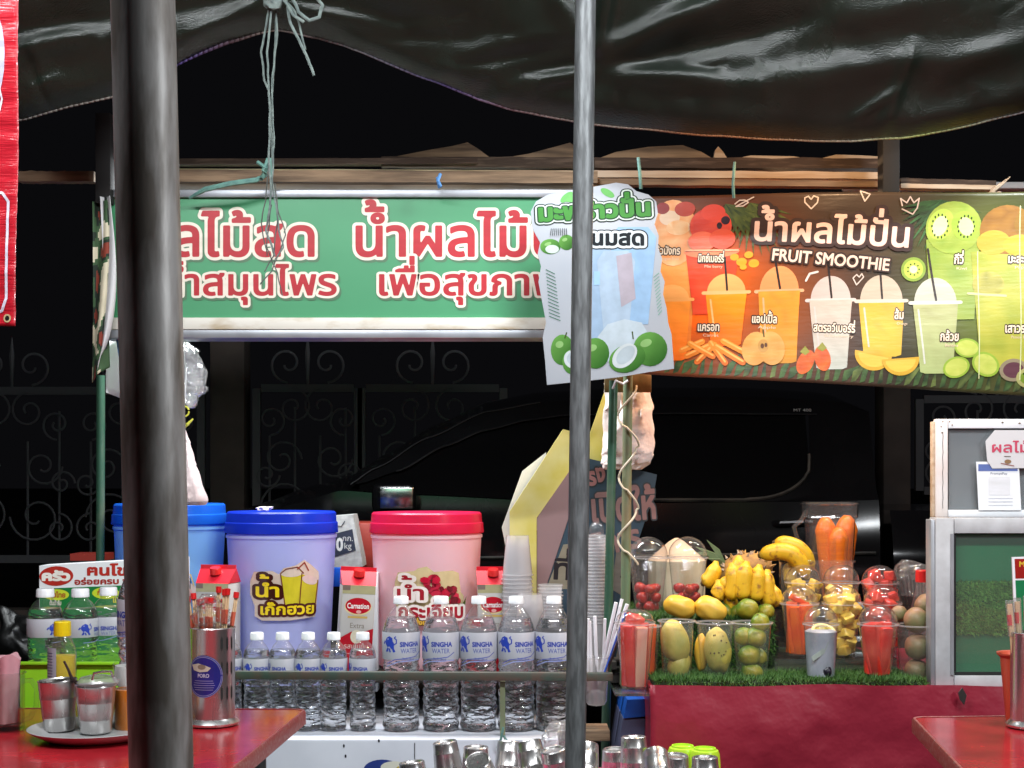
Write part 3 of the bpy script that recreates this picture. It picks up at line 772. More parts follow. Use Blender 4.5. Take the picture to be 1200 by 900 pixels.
g.tube([P(302, 190, 3.24), P(312, 197, 3.23), P(306, 210, 3.24), P(318, 186, 3.25)], .005, 6).tube([P(314, 186, 3.24), P(308, 200, 3.23), P(318, 208, 3.25), P(316, 188, 3.24)], .004, 6)
tag(obj('green_twine', g, M['twine']), 'pale green twine knotted round the beam at the left of the sign', 'twine')
g = G().tube([P(516, 204, 3.25), P(513, 212, 3.24), P(515, 220, 3.25)], .004, 6).tube([P(512, 208, 3.25), P(517, 219, 3.24)], .003, 6)
tag(obj('blue_twine', g, M['blue_twine']), 'short blue twine tie on the beam above the green sign', 'twine')
g = G().tube([P(748, 185, 3.2), P(750, 205, 3.19), P(751, 221, 3.2)], .004, 6)
tag(obj('green_tie', g, M['twine']), 'green twine tie above the right edge of the coconut sign', 'twine')
g = G().tube([P(861, 190, 3.2), P(859, 215, 3.19), P(860, 232, 3.2)], .0035, 6)
tag(obj('green_tie', g, M['twine']), 'green twine tie above the palm leaf of the smoothie banner', 'twine')
# red vinyl sheet at the top left
t = thing('red_banner', 'bright red vinyl banner edge with a white line at the top left', 'banner', P(0, 380, 2.0))
def rb(u, v, h=0): return P(-60 + 82 * u - 4 * v * v * u, -60 + 442 * v, 2.0) + Vector((0, .0007 * math.sin(v * 90 + 3 * u) + .0012 * noise.noise(Vector((v * 40, u * 2, 0))) + .003 * math.sin(v * 11 + u * 2) - h, 0))
obj('sheet', G().grid(lambda u, v: rb(u, v), 12, 120), M['red_vinyl'], t, solid=.0006)
d = Decal(base=.0012, sub=8)
d.ell(-22, 66, 29, 68, '#b9b6cf'); d.line([(0, 100), (3, 116), (0, 130)], 2.0, '#e8e4ee'); d.build(lambda u, v, h: rb((u + 60) / 82, (v + 60) / 442, h), 'emblem', M['print'], t)
d = Decal(base=.0012, sub=8); d.line([(-10, 224), (4, 226), (11, 236), (11, 350), (6, 364), (-10, 372)], 3.2, '#d8d4e4')
d.build(lambda u, v, h: rb((u + 60) / 82, (v + 60) / 442, h), 'border_line', M['print'], t)
d = Decal(base=.0012); d.ell(12, 373, 4.5, 5, '#b9a37a'); d.ell(12, 373, 2.6, 3, '#080808')
d.build(lambda u, v, h: rb((u + 60) / 82, (v + 60) / 442, h), 'grommet', M['print'], t)

# ================================================================== STALL FRAME AND SIGNS
def plank(name, x0, y0, x1, y1, hpx, Y, dep, m, label, group=None, cat='plank', jag=0.0, Y1=None):
    a, b = P(x0, y0, Y), P(x1, y1, Y1 or Y); L = (b - a).length; hh = hpx / F * Y; n = 28
    ang = math.atan2(b.z - a.z, b.x - a.x)
    t = []
    def f(u, s):
        c = a.lerp(b, u); k = noise.noise(Vector((u * 9, s * 3, x0))) * .12 * hh
        return c, k
    g = G(); vs = []
    for i in range(n + 1):
        c, k = f(i / n, 0); j = hh * jag * noise.noise(Vector((i * .45, x0 * .1, 2)))
        top = hh / 2 + k + j; bo = -hh / 2 + noise.noise(Vector((i * .4, 8, y0))) * .08 * hh
        for (dy, dz) in ((-dep / 2, bo), (dep / 2, bo), (dep / 2, top), (-dep / 2, top)): vs.append(c + Vector((0, dy, dz)))
    fs = [(4 * i + k, 4 * i + (k + 1) % 4, 4 * i + 4 + (k + 1) % 4, 4 * i + 4 + k) for i in range(n) for k in range(4)] + [(0, 1, 2, 3), (4 * n + 3, 4 * n + 2, 4 * n + 1, 4 * n)]
    g.add(vs, fs)
    return tag(obj(name, g, m, sharp=40), label, cat, group)


plank('wooden_beam', 24, 208, 112, 208, 12, 3.40, .03, M['wood'], 'short weathered beam end sticking out left of the sign')
plank('wooden_beam', 205, 207, 700, 209, 14, 3.34, .03, M['wood'], 'long weathered round beam just above the green sign')
plank('wooden_board', 205, 191, 560, 190, 6, 3.42, .04, M['wood_dark'], 'thin dark rotten board left of the peaked scraps on the stall roof')
plank('white_board', 205, 218, 700, 220, 11, 3.38, .02, M['dirty_white'], 'white board strip behind the beam above the green sign')
plank('wooden_board', 448, 192, 700, 193, 12, 3.44, .05, M['wood_dark'], 'dark rotten roof board under the peaked scraps')
plank('wooden_board', 200, 201, 700, 203, 5, 3.44, .02, M['wood_pale'], 'thin pale batten glimpsed above the round beam')
plank('wooden_board', 696, 193, 1036, 194, 12, 3.42, .05, M['wood_dark'], 'dark charred roof board above the smoothie banner')
plank('wooden_board', 696, 205, 1036, 207, 8, 3.40, .03, M['wood_pale'], 'warm lit pale board above the smoothie banner')
plank('wooden_board', 696, 214, 1036, 217, 7, 3.38, .03, M['wood'], 'brown board resting on the smoothie banner top')
plank('wooden_board', 1054, 213, 1165, 216, 6, 3.36, .03, M['wood_dark'], 'dark board right of the black bracket above the banner')
plank('wooden_board', 1054, 219, 1168, 221, 5, 3.35, .03, M['wood_pale'], 'pale board end right of the black bracket above the banner')
plank('wooden_board', 925, 202, 1036, 200, 4, 3.46, .03, M['wood_pale'], 'thin pale strip left of the black bracket')
for (pts, lab) in ((((450, 186), (470, 182), (500, 176), (530, 171), (548, 167), (560, 174), (576, 186)), 'peaked brown scrap on the roof board above the green sign'),
                   (((584, 186), (620, 180), (650, 172), (668, 167), (676, 172), (690, 186)), 'peaked brown scrap left of the galvanised pole top'),
                   (((700, 186), (722, 178), (760, 172), (800, 170), (822, 178), (836, 187)), 'ragged brown scrap on the board right of the galvanised pole'),
                   (((836, 187), (838, 176), (842, 171), (848, 178), (853, 187)), 'small pale curled scrap on the roof board'),
                   (((856, 187), (880, 182), (930, 183), (952, 187)), 'low flaking strip right of the curled scrap'),
                   (((957, 187), (980, 181), (1010, 182), (1034, 184), (1034, 187)), 'low flaking strip beside the black bracket')):
    g = G().prism([P(x, y, 3.44) + Vector((0, .01 * noise.noise(Vector((x * .1, 0, 0))), 0)) for x, y in pts], (0, .02, 0))
    tag(obj('bark_scrap', g, M['wood_pale'] if 'pale' in lab or 'flaking' in lab else M['wood'], sharp=30), lab, 'scrap')
g = G().tube([P(1155, 236, 3.33), P(1165, 222, 3.32), P(1176, 214, 3.31), P(1184, 207, 3.31)], [.008, .006, .004, .001], 6).tube([P(1160, 228, 3.32), P(1172, 226, 3.32), P(1178, 232, 3.32)], .004, 6)
tag(obj('twig_tie', g, M['wood_pale']), 'frayed pale tie at the right end of the board', 'tie')
for (x0, x1, y0, y1, lab) in ((112, 130, 163, 238, 'black metal bracket behind the left tent pole'), (1034, 1054, 158, 226, 'black metal bracket at the right end of the roof boards')):
    a, b = P(x0, y0, 3.28), P(x1, y1, 3.28)
    g = G().box(((a.x + b.x) / 2, 3.30, (a.z + b.z) / 2 + .03), (b.x - a.x, .05, a.z - b.z + .06), bev=.003)
    tag(obj('metal_bracket', g, M['rubber']), lab, 'bracket')

# ---- green light box sign
YS = 3.30
a, b = P(118, 223, YS), P(700, 397, YS)
t = thing('green_sign', 'green light box sign with red Thai lettering in white outline', 'sign', ((a.x + b.x) / 2, YS, b.z))
def fr(x0, y0, x1, y1, dep=.07, fy=0): p, q = P(x0, y0, YS), P(x1, y1, YS); return ((p.x + q.x) / 2, YS + dep / 2 + fy, (p.z + q.z) / 2), (q.x - p.x, dep, p.z - q.z)
obj('top_rail', G().box(*fr(118, 222, 700, 231), bev=.002), M['grey_metal'], t)
obj('bottom_rail', G().box(*fr(118, 372, 700, 386), bev=.002), M['dirty_white'], t)
obj('bottom_tray', G().box(*fr(118, 386.5, 700, 396, dep=.09), bev=.002), M['grey_metal'], t)
obj('panel', G().box(*fr(118, 231.2, 700, 371.8, .05, .01)), mat('green_sign_face', (0.06, 0.30, 0.135), 0.42, col2=(0.045, 0.25, 0.11), ns=3, nd=5, band=(.3, .8), bump=.06, bs=12), t)
d = Decal(base=-.0095)
WO = ((5.6, '#6d7c68'), ); RO = ((4.9, '#f1eadb'),)
def sgn(txt, x, y, ch, wd, ol, bold):
    d.text(txt, x + 2, y + 2.5, ch, wd, '#5f7d63', out=((ol + .3, '#55795c'),)); d.text(txt, x, y, ch, wd, '#b5222d', bold=bold, out=((ol, '#ece4d4'),))
sgn('ผลไม้สด', 158, 299, 35, 214, 4.9, 1.3)
sgn('น้ำผลไม้ปั่น', 412, 299, 35, 290, 4.9, 1.3)
sgn('น้ำสมุนไพร', 186, 345, 24, 209, 3.7, .9)
sgn('เพื่อสุขภาพ', 440, 345, 24, 218, 3.7, .9)
d.build(flat(YS), 'lettering', M['print'], t)

# ---- coconut shaped board
YK = 3.18
OUT = [(622, 248), (628, 236), (642, 228), (660, 224), (680, 222), (700, 218), (722, 214), (736, 216), (746, 224), (760, 228), (769, 236), (771, 250), (767, 263), (772, 276), (771, 290), (776, 303), (774, 318), (779, 330), (777, 345), (781, 360), (783, 378), (787, 392), (790, 432), (760, 436), (725, 442), (690, 446), (641, 451), (639, 425), (636, 395), (640, 378), (635, 352), (631, 330), (634, 312), (630, 298), (633, 284), (624, 268)]
t = thing('coconut_sign', 'white cut out board printed with green coconuts, hung beside the smoothie banner', 'sign', P(706, 451, YK))
g = G().prism([P(x, y, YK) for x, y in OUT], (0, .006, 0))
obj('board', g, mat('pale_blue_board', (0.32, 0.34, 0.37), 0.36, col2=(0.27, 0.30, 0.34), ns=4), t, sharp=30)
d = Decal(base=.0004)
# faded drink cups
for (cx, y0, y1, w0, w1, c) in ((697, 268, 432, 30, 22, '#8ba3bc'), (742, 262, 400, 44, 32, '#86a5c4'), (722, 290, 415, 36, 26, '#97aabd')):
    d.poly([(cx - w0, y0 + 14), (cx - w0 * .7, y0 + 3), (cx, y0 - 2), (cx + w0 * .7, y0 + 3), (cx + w0 * .75, y0 + 14), (cx + w1 * .8, y1), (cx - w1 * .8, y1)] if False else [(cx - w0 * .62, y0 + 16), (cx - w0 * .4, y0 + 4), (cx + w0 * .4, y0 + 4), (cx + w0 * .62, y0 + 16), (cx + w1 * .55, y1 - 20), (cx - w1 * .55, y1 - 20)], c)
d.poly([(722, 300), (740, 296), (745, 350), (728, 360)], '#9d97a2'); d.rect(696, 318, 703, 334, '#8fb2d2')
for k in range(14):
    y = 316 + k * 4.2; d.line([(640 + k * .3, y), (650 + k * .5, y + 5)], .9, '#3f6a58', layer=3)
for k in range(12):
    y = 320 + k * 4.0; d.line([(766 + k * .5, y + 5), (772 + k * .3, y)], .9, '#6f9a8c', layer=3)
def coco(cx, cy, rx, ry, rot=0, flesh=None):
    d.ell(cx, cy, rx, ry, lambda u, v: lerpc(hexc('#5f9446'), hexc('#1f4f1a'), ((u - cx) / rx * .6 + (v - cy) / ry * .6) * .5 + .5), rot=rot)
    d.ell(cx - rx * .25, cy - ry * .35, rx * .35, ry * .22, '#7fa868', rot=rot - 20)
    if flesh: d.ell(cx + flesh[0], cy + flesh[1], rx * .78, ry * .72, '#b9c2c6', rot=rot - 25); d.ell(cx + flesh[0] + 1, cy + flesh[1] - 1, rx * .6, ry * .5, '#a3b0b8', rot=rot - 25)
d.poly([(700, 395), (712, 380), (732, 374), (752, 378), (760, 392), (752, 418), (725, 430), (705, 420)], '#aab8c2')
coco(659, 410, 13.5, 18); coco(672, 424, 13, 15, 0, (-1, -3)); coco(698, 414, 16, 18); coco(762, 409, 20, 20); coco(735, 420, 22, 16, -20, (-3, -3))
d.line([(662, 396), (664, 390)], 1.5, '#3c4a22'); d.line([(742, 397), (741, 389)], 1.5, '#3c4a22')
coco(645, 289, 12, 9); coco(664, 284, 9, 9); d.ell(647, 292, 8, 5, '#aebcb4')
for k in range(9): d.line([(646 + k * 2.2, 268), (645 + k * 2.4, 276)], .7, '#1d2620', layer=12)
for (x, y, a) in ((664, 231, -40), (668, 233, 0), (712, 226, 30)): d.ell(x, y, 9, 4, '#5f9a58', rot=a)
d.text('มะพร้าวปั่น', 630, 259, 14.5, 134, '#3f7a38', bold=1.3, out=((5.4, '#232a26'), (4.2, '#b4c0ba'), (2.6, '#25402a')), rot=-3)
d.text('นมสด', 692, 287, 13, 64, '#1e2226', bold=1.0, out=((5.2, '#1e2226'), (3.9, '#bcc4c8')), rot=0)
d.build(flat(YK), 'artwork', M['print_gloss'], t)

# ---- fruit smoothie banner
def yb(u): return 3.36 - .16 * max(0, (u - 760)) / 440 + .010 * math.sin(u * .018)
def bmap(u, v, h): return P(u, v, 3.30) + Vector((0, yb(u) - 3.30 - h + .006 * math.sin(v * .03 + u * .01), 0))
t = thing('smoothie_banner', 'colourful fruit smoothie menu banner with drink cups on dark brown', 'banner', P(960, 460, 3.3))
def bcol(u, v):
    c = lerpc(hexc('#3b322b'), hexc('#584638'), noise.noise(Vector((u * .012, v * .012, 0))) + .3)
    o = math.exp(-(((u - 815) / 85) ** 2 + ((v - 345) / 75) ** 2)); c = lerpc(c, hexc('#ff7410'), o * 1.2)  # warm backlight glow put into the orange of the print
    y = math.exp(-(((u - 1150) / 70) ** 2 + ((v - 340) / 95) ** 2)); c = lerpc(c, hexc('#7f9a34'), y * .7)
    q = math.exp(-(((u - 915) / 60) ** 2 + ((v - 370) / 60) ** 2)); c = lerpc(c, hexc('#b0602a'), q * .55)
    return c
def ytop(u): return 221 + (u - 690) * .026
def ybot(u): return 431 + (u - 690) * .071
g = G(); g.c = []; NU, NV = 132, 56
g.grid(lambda u, v: bmap(690 + 530 * u, ytop(690 + 530 * u) + (ybot(690 + 530 * u) - ytop(690 + 530 * u)) * v, 0), NU, NV)
for f in g.f: g.c.append([bcol(690 + 530 * ((i % (NU + 1)) / NU), ytop(690 + 530 * ((i % (NU + 1)) / NU)) + (i // (NU + 1)) / NV * 225) for i in f])
obj('sheet', g, M['banner'], t, solid=.0008)
d = Decal(base=.0016, dh=.00014, sub=8)
def grad(c1, c2, y0, y1): c1, c2 = hexc(c1), hexc(c2); return lambda u, v: lerpc(lerpc(c1, c2, (v - y0) / (y1 - y0)), (.12, .06, .02), .28 * noise.noise(Vector((u * .13, v * .09, 4))) + .02)
def mott(c1, c2, s=.09, k=0): c1, c2 = hexc(c1), hexc(c2); return lambda u, v: lerpc(c1, c2, .5 + 1.1 * noise.noise(Vector((u * s, v * s, k))))
def palm(cx, cy, L, a0, a1, n, c):
    for i in range(n):
        a = math.radians(a0 + (a1 - a0) * i / (n - 1)); l = L * (.75 + .25 * math.sin(PI * i / (n - 1))); px, py = -math.sin(a), math.cos(a)
        tip = (cx + l * math.cos(a), cy + l * math.sin(a)); m1 = (cx + .45 * l * math.cos(a), cy + .45 * l * math.sin(a)); w_ = 2.6
        if tip[1] < ytop(tip[0]) + 1: continue
        if tip[1] > ybot(tip[0]) - 2: continue
        d.poly([(cx, cy), (m1[0] + px * w_, m1[1] + py * w_), tip, (m1[0] - px * w_, m1[1] - py * w_)], mott(c, '#2c3d22', .1, i))
palm(880, 236, 66, 20, 120, 13, '#5f6a32'); palm(852, 236, 52, 20, 100, 9, '#59652c'); palm(1095, 240, 62, 20, 170, 18, '#3f6a3c'); palm(1180, 420, 48, -60, 60, 9, '#3f7a3a'); palm(768, 232, 40, 10, 100, 8, '#5c6a2e')
for k in range(44):
    x = 782 + k * 10; yy = ybot(x); d.poly([(x, yy - 3), (x + 6, yy - 5), (x + 14 + 8 * math.sin(k), yy - 27 - 5 * math.sin(k * 2.1)), (x + 3, yy - 16)], mott('#4c6a3a' if k % 3 else '#6b7a40', '#25341f', .1, k))
# big back drinks
def cup(cx, ytp, yr, yb_, wt, wb, body, dome='#c9c4bc', liq=None, straw=None, lidc=None):
    d.poly([(cx - wt * .5, yr), (cx + wt * .5, yr), (cx + wb * .5, yb_ - 2), (cx + wb * .35, yb_), (cx - wb * .35, yb_), (cx - wb * .5, yb_ - 2)], body)
    d.ell(cx, yr, wt * .47, yr - ytp, dome, a0=180, a1=360, n=18)
    if straw: d.line([straw, (cx + 1, yr - 3)], 2.4, '#2b201c')
    d.line([(cx - wt * .56, yr), (cx + wt * .56, yr)], 4.0, lidc or dome)
    d.line([(cx - wt * .38, yr + 8), (cx - wb * .36, yb_ - 12)], 2.0, lidc or dome)
d.poly([(766, 300), (818, 300), (812, 412), (772, 412)], grad('#f0a050', '#e8731a', 300, 410)); d.ell(792, 268, 28, 40, mott('#f0c08c', '#e89250', .08)); d.ell(788, 250, 12, 9, '#e9d2b8'); d.ell(806, 240, 12, 9, '#b4402c'); d.ell(780, 238, 8, 7, '#8e2a2a'); d.ell(798, 262, 14, 9, mott('#f6dcb4', '#eab27a', .2))
d.poly([(806, 290), (868, 290), (858, 366), (815, 366)], mott('#e8502a', '#d83a1c', .06)); d.ell(835, 262, 24, 22, mott('#e25034', '#c23224', .2)); d.ell(825, 280, 16, 12, '#e86a48'); d.ell(848, 278, 15, 12, '#dd5638'); d.ell(838, 246, 14, 10, '#d8452f'); d.ell(852, 256, 5, 5, '#2d1020'); d.ell(845, 262, 3, 4, '#2a1018')
d.ell(836, 292, 32, 8, '#f08a60', a0=0, a1=180); d.line([(806, 290), (866, 292)], 2, '#f4b088')
for (x, y, r) in ((862, 300, 5), (870, 306, 6), (878, 298, 5), (884, 308, 6), (872, 312, 4)): d.ell(x, y, r, r * .8, '#f09a24')
d.poly([(1078, 285), (1138, 285), (1130, 378), (1084, 378)], mott('#98a848', '#7f983c', .04)); d.ell(1108, 272, 31, 30, mott('#9fb04c', '#86a03c', .08)); d.ell(1094, 268, 14, 18, '#a9c84e', rot=20); d.ell(1093, 270, 8, 12, '#d6dfa4', rot=20); d.ell(1121, 270, 15, 17, '#98bb44', rot=-20); d.ell(1122, 271, 8, 11, '#cfdc9c', rot=-20)
for k in range(14): a = k * .45; d.ell(1093 + 9 * math.cos(a), 270 + 13 * math.sin(a), .9, 1.6, '#2c3a14'); d.ell(1122 + 9 * math.cos(a), 271 + 12 * math.sin(a), .9, 1.6, '#2c3a14')
d.poly([(1128, 300), (1192, 300), (1186, 434), (1136, 434)], mott('#b4b244', '#96a038', .05)); d.poly([(1196, 348), (1222, 348), (1222, 440), (1198, 440)], mott('#a09c3c', '#868f34', .06))
d.ell(1166, 276, 29, 28, mott('#a07434', '#845c2c', .1)); d.ell(1190, 270, 16, 18, '#8e6a2c'); d.ell(1152, 290, 18, 14, '#b9a23c'); d.ell(1180, 294, 18, 12, '#c9a83a'); d.ell(1146, 338, 17, 15, mott('#b0aa4a', '#8c8a3a', .15)); d.line([(1124, 348), (1164, 352)], 2.6, '#cfd08a')
cup(790, 330, 348, 420, 44, 34, grad('#ff9a34', '#f87010', 345, 420), '#f2a65a')
cup(853, 319, 341, 404, 47, 34, grad('#ff981c', '#fb6a08', 340, 404), '#f0a862', straw=(851, 300), lidc='#f6b476')
cup(913, 312, 341, 426, 47, 38, grad('#f59430', '#c98a20', 340, 426), '#e2935a', straw=(908, 304), lidc='#e9a67a')
cup(971, 325, 353, 434, 48, 34, grad('#c8b2a4', '#b3bab2', 350, 434), '#bcaea6', straw=(967, 305), lidc='#cbbcb6')
cup(1028, 325, 355, 420, 51, 42, grad('#d9a72e', '#cfae3a', 360, 420), '#b9a996', straw=(1026, 308), lidc='#c6bcae')
cup(1088, 329, 358, 440, 50, 36, grad('#a9ad78', '#a5b478', 360, 440), '#b4b6a8', straw=(1080, 296), lidc='#c6c9bc')
for (x0, y0, x1, y1) in ((802, 408, 826, 398), (808, 415, 836, 402), (820, 422, 840, 402), (836, 400, 852, 424), (842, 404, 872, 424), (850, 398, 874, 412), (812, 400, 838, 416)): d.line([(x0, y0), (x1, y1)], 7, grad('#f79a34', '#e06a14', 395, 425)); d.line([(x0, y0 - 1.5), (x1, y1 - 1.5)], 2, '#f9b45e')
for cx in (886, 904): d.ell(cx, 408, 15, 20, mott('#dba45a', '#c98c3e', .06), rot=8 if cx < 890 else -8)
d.ell(895, 405, 6, 8, '#b98a44'); d.ell(894, 405, 2, 3, '#5a3418'); d.ell(898, 404, 1.6, 2.6, '#5a3418'); d.line([(895, 386), (896, 394)], 1.6, '#4e4a20')
for (x, y, r) in ((942, 425, 25), (961, 421, -10)): d.ell(x, y, 9, 15, mott('#d86a2a', '#b4481c', .2), rot=r); d.poly([(x - 6, y - 12), (x, y - 19), (x + 5, y - 12), (x, y - 8)], '#8a8a34')
for (cx, cy, r) in ((1018, 424, 12), (1048, 430, -4)): d.ell(cx, cy - 8, 21, 20, grad('#d8a832', '#c7a034', 410, 440), rot=r, a0=0, a1=180); d.ell(cx, cy - 6, 17, 14, '#dcb84a', rot=r, a0=0, a1=180)
for (cx, cy, rx, ry, r) in ((1122, 411, 14, 11, 10), (1142, 430, 16, 13, 40), (1110, 433, 15, 12, -20)): d.ell(cx, cy, rx, ry, '#8fae3c', rot=r); d.ell(cx, cy, rx * .84, ry * .82, mott('#c3cc66', '#b0bf52', .2), rot=r)
d.ell(1172, 437, 15, 13, '#8d8268'); d.ell(1172, 437, 11, 9, '#5e3a44'); d.ell(1190, 446, 15, 12, '#a4a468'); d.ell(1190, 446, 11, 8, '#6f8a2a')
for k in range(9): d.ell(1190 + 7 * math.cos(k), 446 + 5 * math.sin(k * 1.7), 1, 1, '#1d2410')
d.ell(1064, 319, 14, 14, '#7f9a3c'); d.ell(1064, 319, 11, 11, '#a9c04c'); d.ell(1064, 319, 4.5, 4.5, '#dbe2ac')
for k in range(9): d.ell(1064 + 6.5 * math.cos(k * .7), 319 + 6.5 * math.sin(k * .7), .9, .9, '#26330f')
WL = '#cdbdb2'
d.line([(948, 247), (941, 239), (941, 234), (945, 232), (948, 236), (951, 232), (956, 234), (955, 240), (948, 247)], 1.5, WL)
d.line([(1003, 228), (1014, 232), (1008, 240), (1003, 228)], 1.5, WL); d.line([(1050, 246), (1048, 238), (1055, 243), (1059, 236), (1063, 243), (1069, 238), (1067, 249), (1062, 256), (1050, 250)], 1.5, WL)
d.line([(863, 237), (868, 233), (874, 233), (878, 236), (872, 240), (864, 240), (884, 230)], 1.5, WL); d.line([(1000, 336), (996, 328), (1000, 324), (1003, 327), (1006, 323), (1008, 327), (1000, 336)], 1.3, WL)
d.line([(943, 330), (947, 322), (956, 320)], 2.4, '#d9cfc8'); d.line([(1192, 325), (1198, 318)], 2, '#d9d9c8'); d.line([(1194, 333), (1201, 328)], 2, '#d9d9c8')
d.text('น้ำผลไม้ปั่น', 881, 281, 22, 180, '#e6c2b4', bold=.9, out=((5.2, '#3a2a26'),), rot=4)
d.text('FRUIT SMOOTHIE', 903, 305, 13, 134, '#e2c4b4', bold=.5, out=((2.6, '#33251f'),), rot=6.5, ref='H')
for (s_, x, y, ch, wd, en, rot) in (('แก้วมังกร', 766, 293, 7, 34, 'Dragon fruit', 2), ('มิกซ์เบอร์รี่', 820, 304, 7, 30, 'Mix berry', 3), ('แครอท', 820, 385, 7.5, 26, 'Carrot', 2), ('แอปเปิ้ล', 882, 377, 7.5, 29, 'Apple', 3), ('สตรอว์เบอร์รี่', 951, 389, 7.5, 47, 'Strawberry', 3), ('ส้ม', 1042, 376, 8, 11, 'Orange', 2), ('กล้วย', 1092, 402, 8, 21, 'Banana', 2), ('กีวี่', 1109, 313, 8, 11, 'Kiwi', 2), ('มะละกอ', 1167, 314, 7.5, 28, 'Papaya', 2), ('เสาวรส', 1162, 394, 8, 27, 'Passion fruit', 2)):
    d.text(s_, x, y, ch, wd, '#f0dcc4', bold=.35, out=((1.7, '#2e2119'),), rot=rot)
    d.text(en, x + wd * .25, y + 7, 3.2, max(12, wd * .7), '#d9c3a8', rot=rot, ref='H')
d.line([(1190, 458), (1193, 457)], 5, '#0c0c0c'); d.line([(1135, 300), (1135, 446)], 1.2, '#c9cf9a'); d.line([(1180, 250), (1179, 448)], 1.2, '#c9cf9a')
d.build(bmap, 'artwork', mat('printed_banner_ink', (1, 1, 1), 0.36, 0, 0.5, attr=True, ns=6, bump=0.35, bs=14, stretch=(1, 1, 5)), t)

# ================================================================== HANGING THINGS
# patterned cloth and papers at the left end of the green sign
t = thing('patterned_cloth', 'narrow green and beige patterned cloth hanging left of the green sign', 'cloth', P(120, 445, 3.45))
def clf(u, v): return P(108 + 20 * u + 3 * math.sin(v * 5) * u + 4 * v * (u - .5), 236 + 212 * v - 18 * u * v, 3.28) + Vector((0, .015 * math.sin(u * 5 + v * 2), 0))
g = G(); g.c = []; g.grid(clf, 14, 60)
for f in g.f:
    i = f[0]; u, v = (i % 15) / 14, (i // 15) / 60; k = noise.noise(Vector((u * 2.4, v * 9, 1)))
    g.c.append(hexc('#d8cfb4') if k > .12 else hexc('#3d5b3a') if k > -.12 else hexc('#8a3a2a') if k < -.36 else hexc('#1d2c22'))
obj('cloth', g, M['hung_cloth'], t, solid=.001)
t = thing('paper_sheet', 'curling pale grey sheet hanging over the patterned cloth', 'paper', P(128, 430, 3.42))
obj('sheet', G().grid(lambda u, v: P(117 + (13 + 5 * math.sin(v * 4)) * u + 6 * v - 9 * v ** 6, 230 + 205 * v - 30 * u * v * v, 3.265) + Vector((0, .012 * math.sin(u * 4 + v * 3), 0)), 10, 40), M['paper'], t, solid=.0006)
t = thing('paper_sheet', 'bright white paper hanging under the left end of the sign, half behind the thick pole', 'paper', P(140, 470, 3.5))
obj('sheet', G().grid(lambda u, v: P(124 + 30 * u, 398 + 62 * v + 12 * u * v, 3.5) + Vector((0, .01 * math.sin(u * 4), 0)), 8, 8), M['paper'], t, solid=.0006)
tag(obj('yellow_strip', G().box(P(134, 310, 3.36), (.006, .02, .34)), M['card_yellow']), 'thin pale yellow strip beside the thick pole left of the sign', 'strip')
g = G().tube([P(137, 355, 3.34), P(133, 372, 3.33), P(137, 392, 3.34), P(142, 425, 3.34)], .004, 6)
tag(obj('blue_twine', g, M['blue_twine']), 'blue twine hanging beside the thick pole under the sign corner', 'twine')


def bag(name, outline, Y, dep, m, label, cat, seed, fold=.012, nv=40, nu=36):
    """outline: rows of (py, px_left, px_right); a soft closed bag with folds"""
    def row(v):
        k = v * (len(outline) - 1); i = min(int(k), len(outline) - 2); q = k - i; q = q * q * (3 - 2 * q)
        return [outline[i][j] * (1 - q) + outline[i + 1][j] * q for j in range(3)]
    def f(u, v):
        y, a, b = row(v); th = u * 2 * PI; c = (a + b) / 2; r = (b - a) / 2; dd = dep * min(1, r * 2 / 40) * (0.35 + .65 * math.sin(PI * min(1, v * .9 + .05)))
        k = 1 + .10 * noise.noise(Vector((math.cos(th) * 2.2, math.sin(th) * 2.2, v * 2.5 + seed))) + .05 * math.sin(th * 7 + seed + v)
        p = P(c + r * math.cos(th) * k, y, Y); n = noise.noise(Vector((math.cos(th) * 5, v * 9, seed))) * fold
        return p + Vector((n, -math.sin(th) * dd * k + n, n * .4))
    g = G().grid(f, nu, nv); g.f.append(tuple(range(nu))[::-1]); g.f.append(tuple(nv * (nu + 1) + i for i in range(nu)))
    return tag(obj(name, g, m, sharp=60), label, cat)


bag('plastic_bag', [(402, 205, 222), (412, 204, 232), (430, 206, 240), (452, 212, 243), (462, 210, 238), (470, 214, 232), (478, 220, 228)], 3.42, .04, M['film'], 'small crinkled clear plastic bag hanging right of the thick pole', 'bag', 3, .012)
t = bag('tied_bag', [(503, 212, 217), (520, 209, 222), (545, 207, 230), (570, 206, 237), (588, 206, 243), (592, 210, 240)], 3.44, .05, mat('milky_pink_bag', (0.62, 0.52, 0.52), 0.35, col2=(0.50, 0.40, 0.40), ns=14, bump=.8, bs=60), 'long milky pink bag hanging right of the thick pole above the sky blue tub', 'bag', 8, .006)
g = G().tube([P(216 + 5.5 * math.cos(a), 482 + 6 * math.sin(a), 3.41) for a in [i * .6 for i in range(11)]], .0022, 6).tube([P(214, 502, 3.41), P(220, 497, 3.40), P(226, 491, 3.40)], [.003, .004, .002], 6)
tag(obj('rubber_band', g, M['band_yellow']), 'yellow rubber band tied on the hanging bag', 'band')
tag(obj('bag_strings', G().tube([P(214, 400, 3.43), P(218, 440, 3.42), P(216, 475, 3.42), P(214, 503, 3.43)], .0016, 5), M['cap_white']), 'white bag string hanging right of the thick pole', 'string')
t = bag('cloth_bag', [(446, 712, 758), (456, 711, 762), (480, 709, 765), (510, 706, 765), (532, 704, 764), (544, 704, 760), (550, 712, 752)], 3.62, .06, M['pinkcloth'], 'pinkish white cloth bag hanging behind the green poles under the coconut sign', 'bag', 12, .013)
a, b = P(708, 438, 3.55), P(763, 460, 3.55)
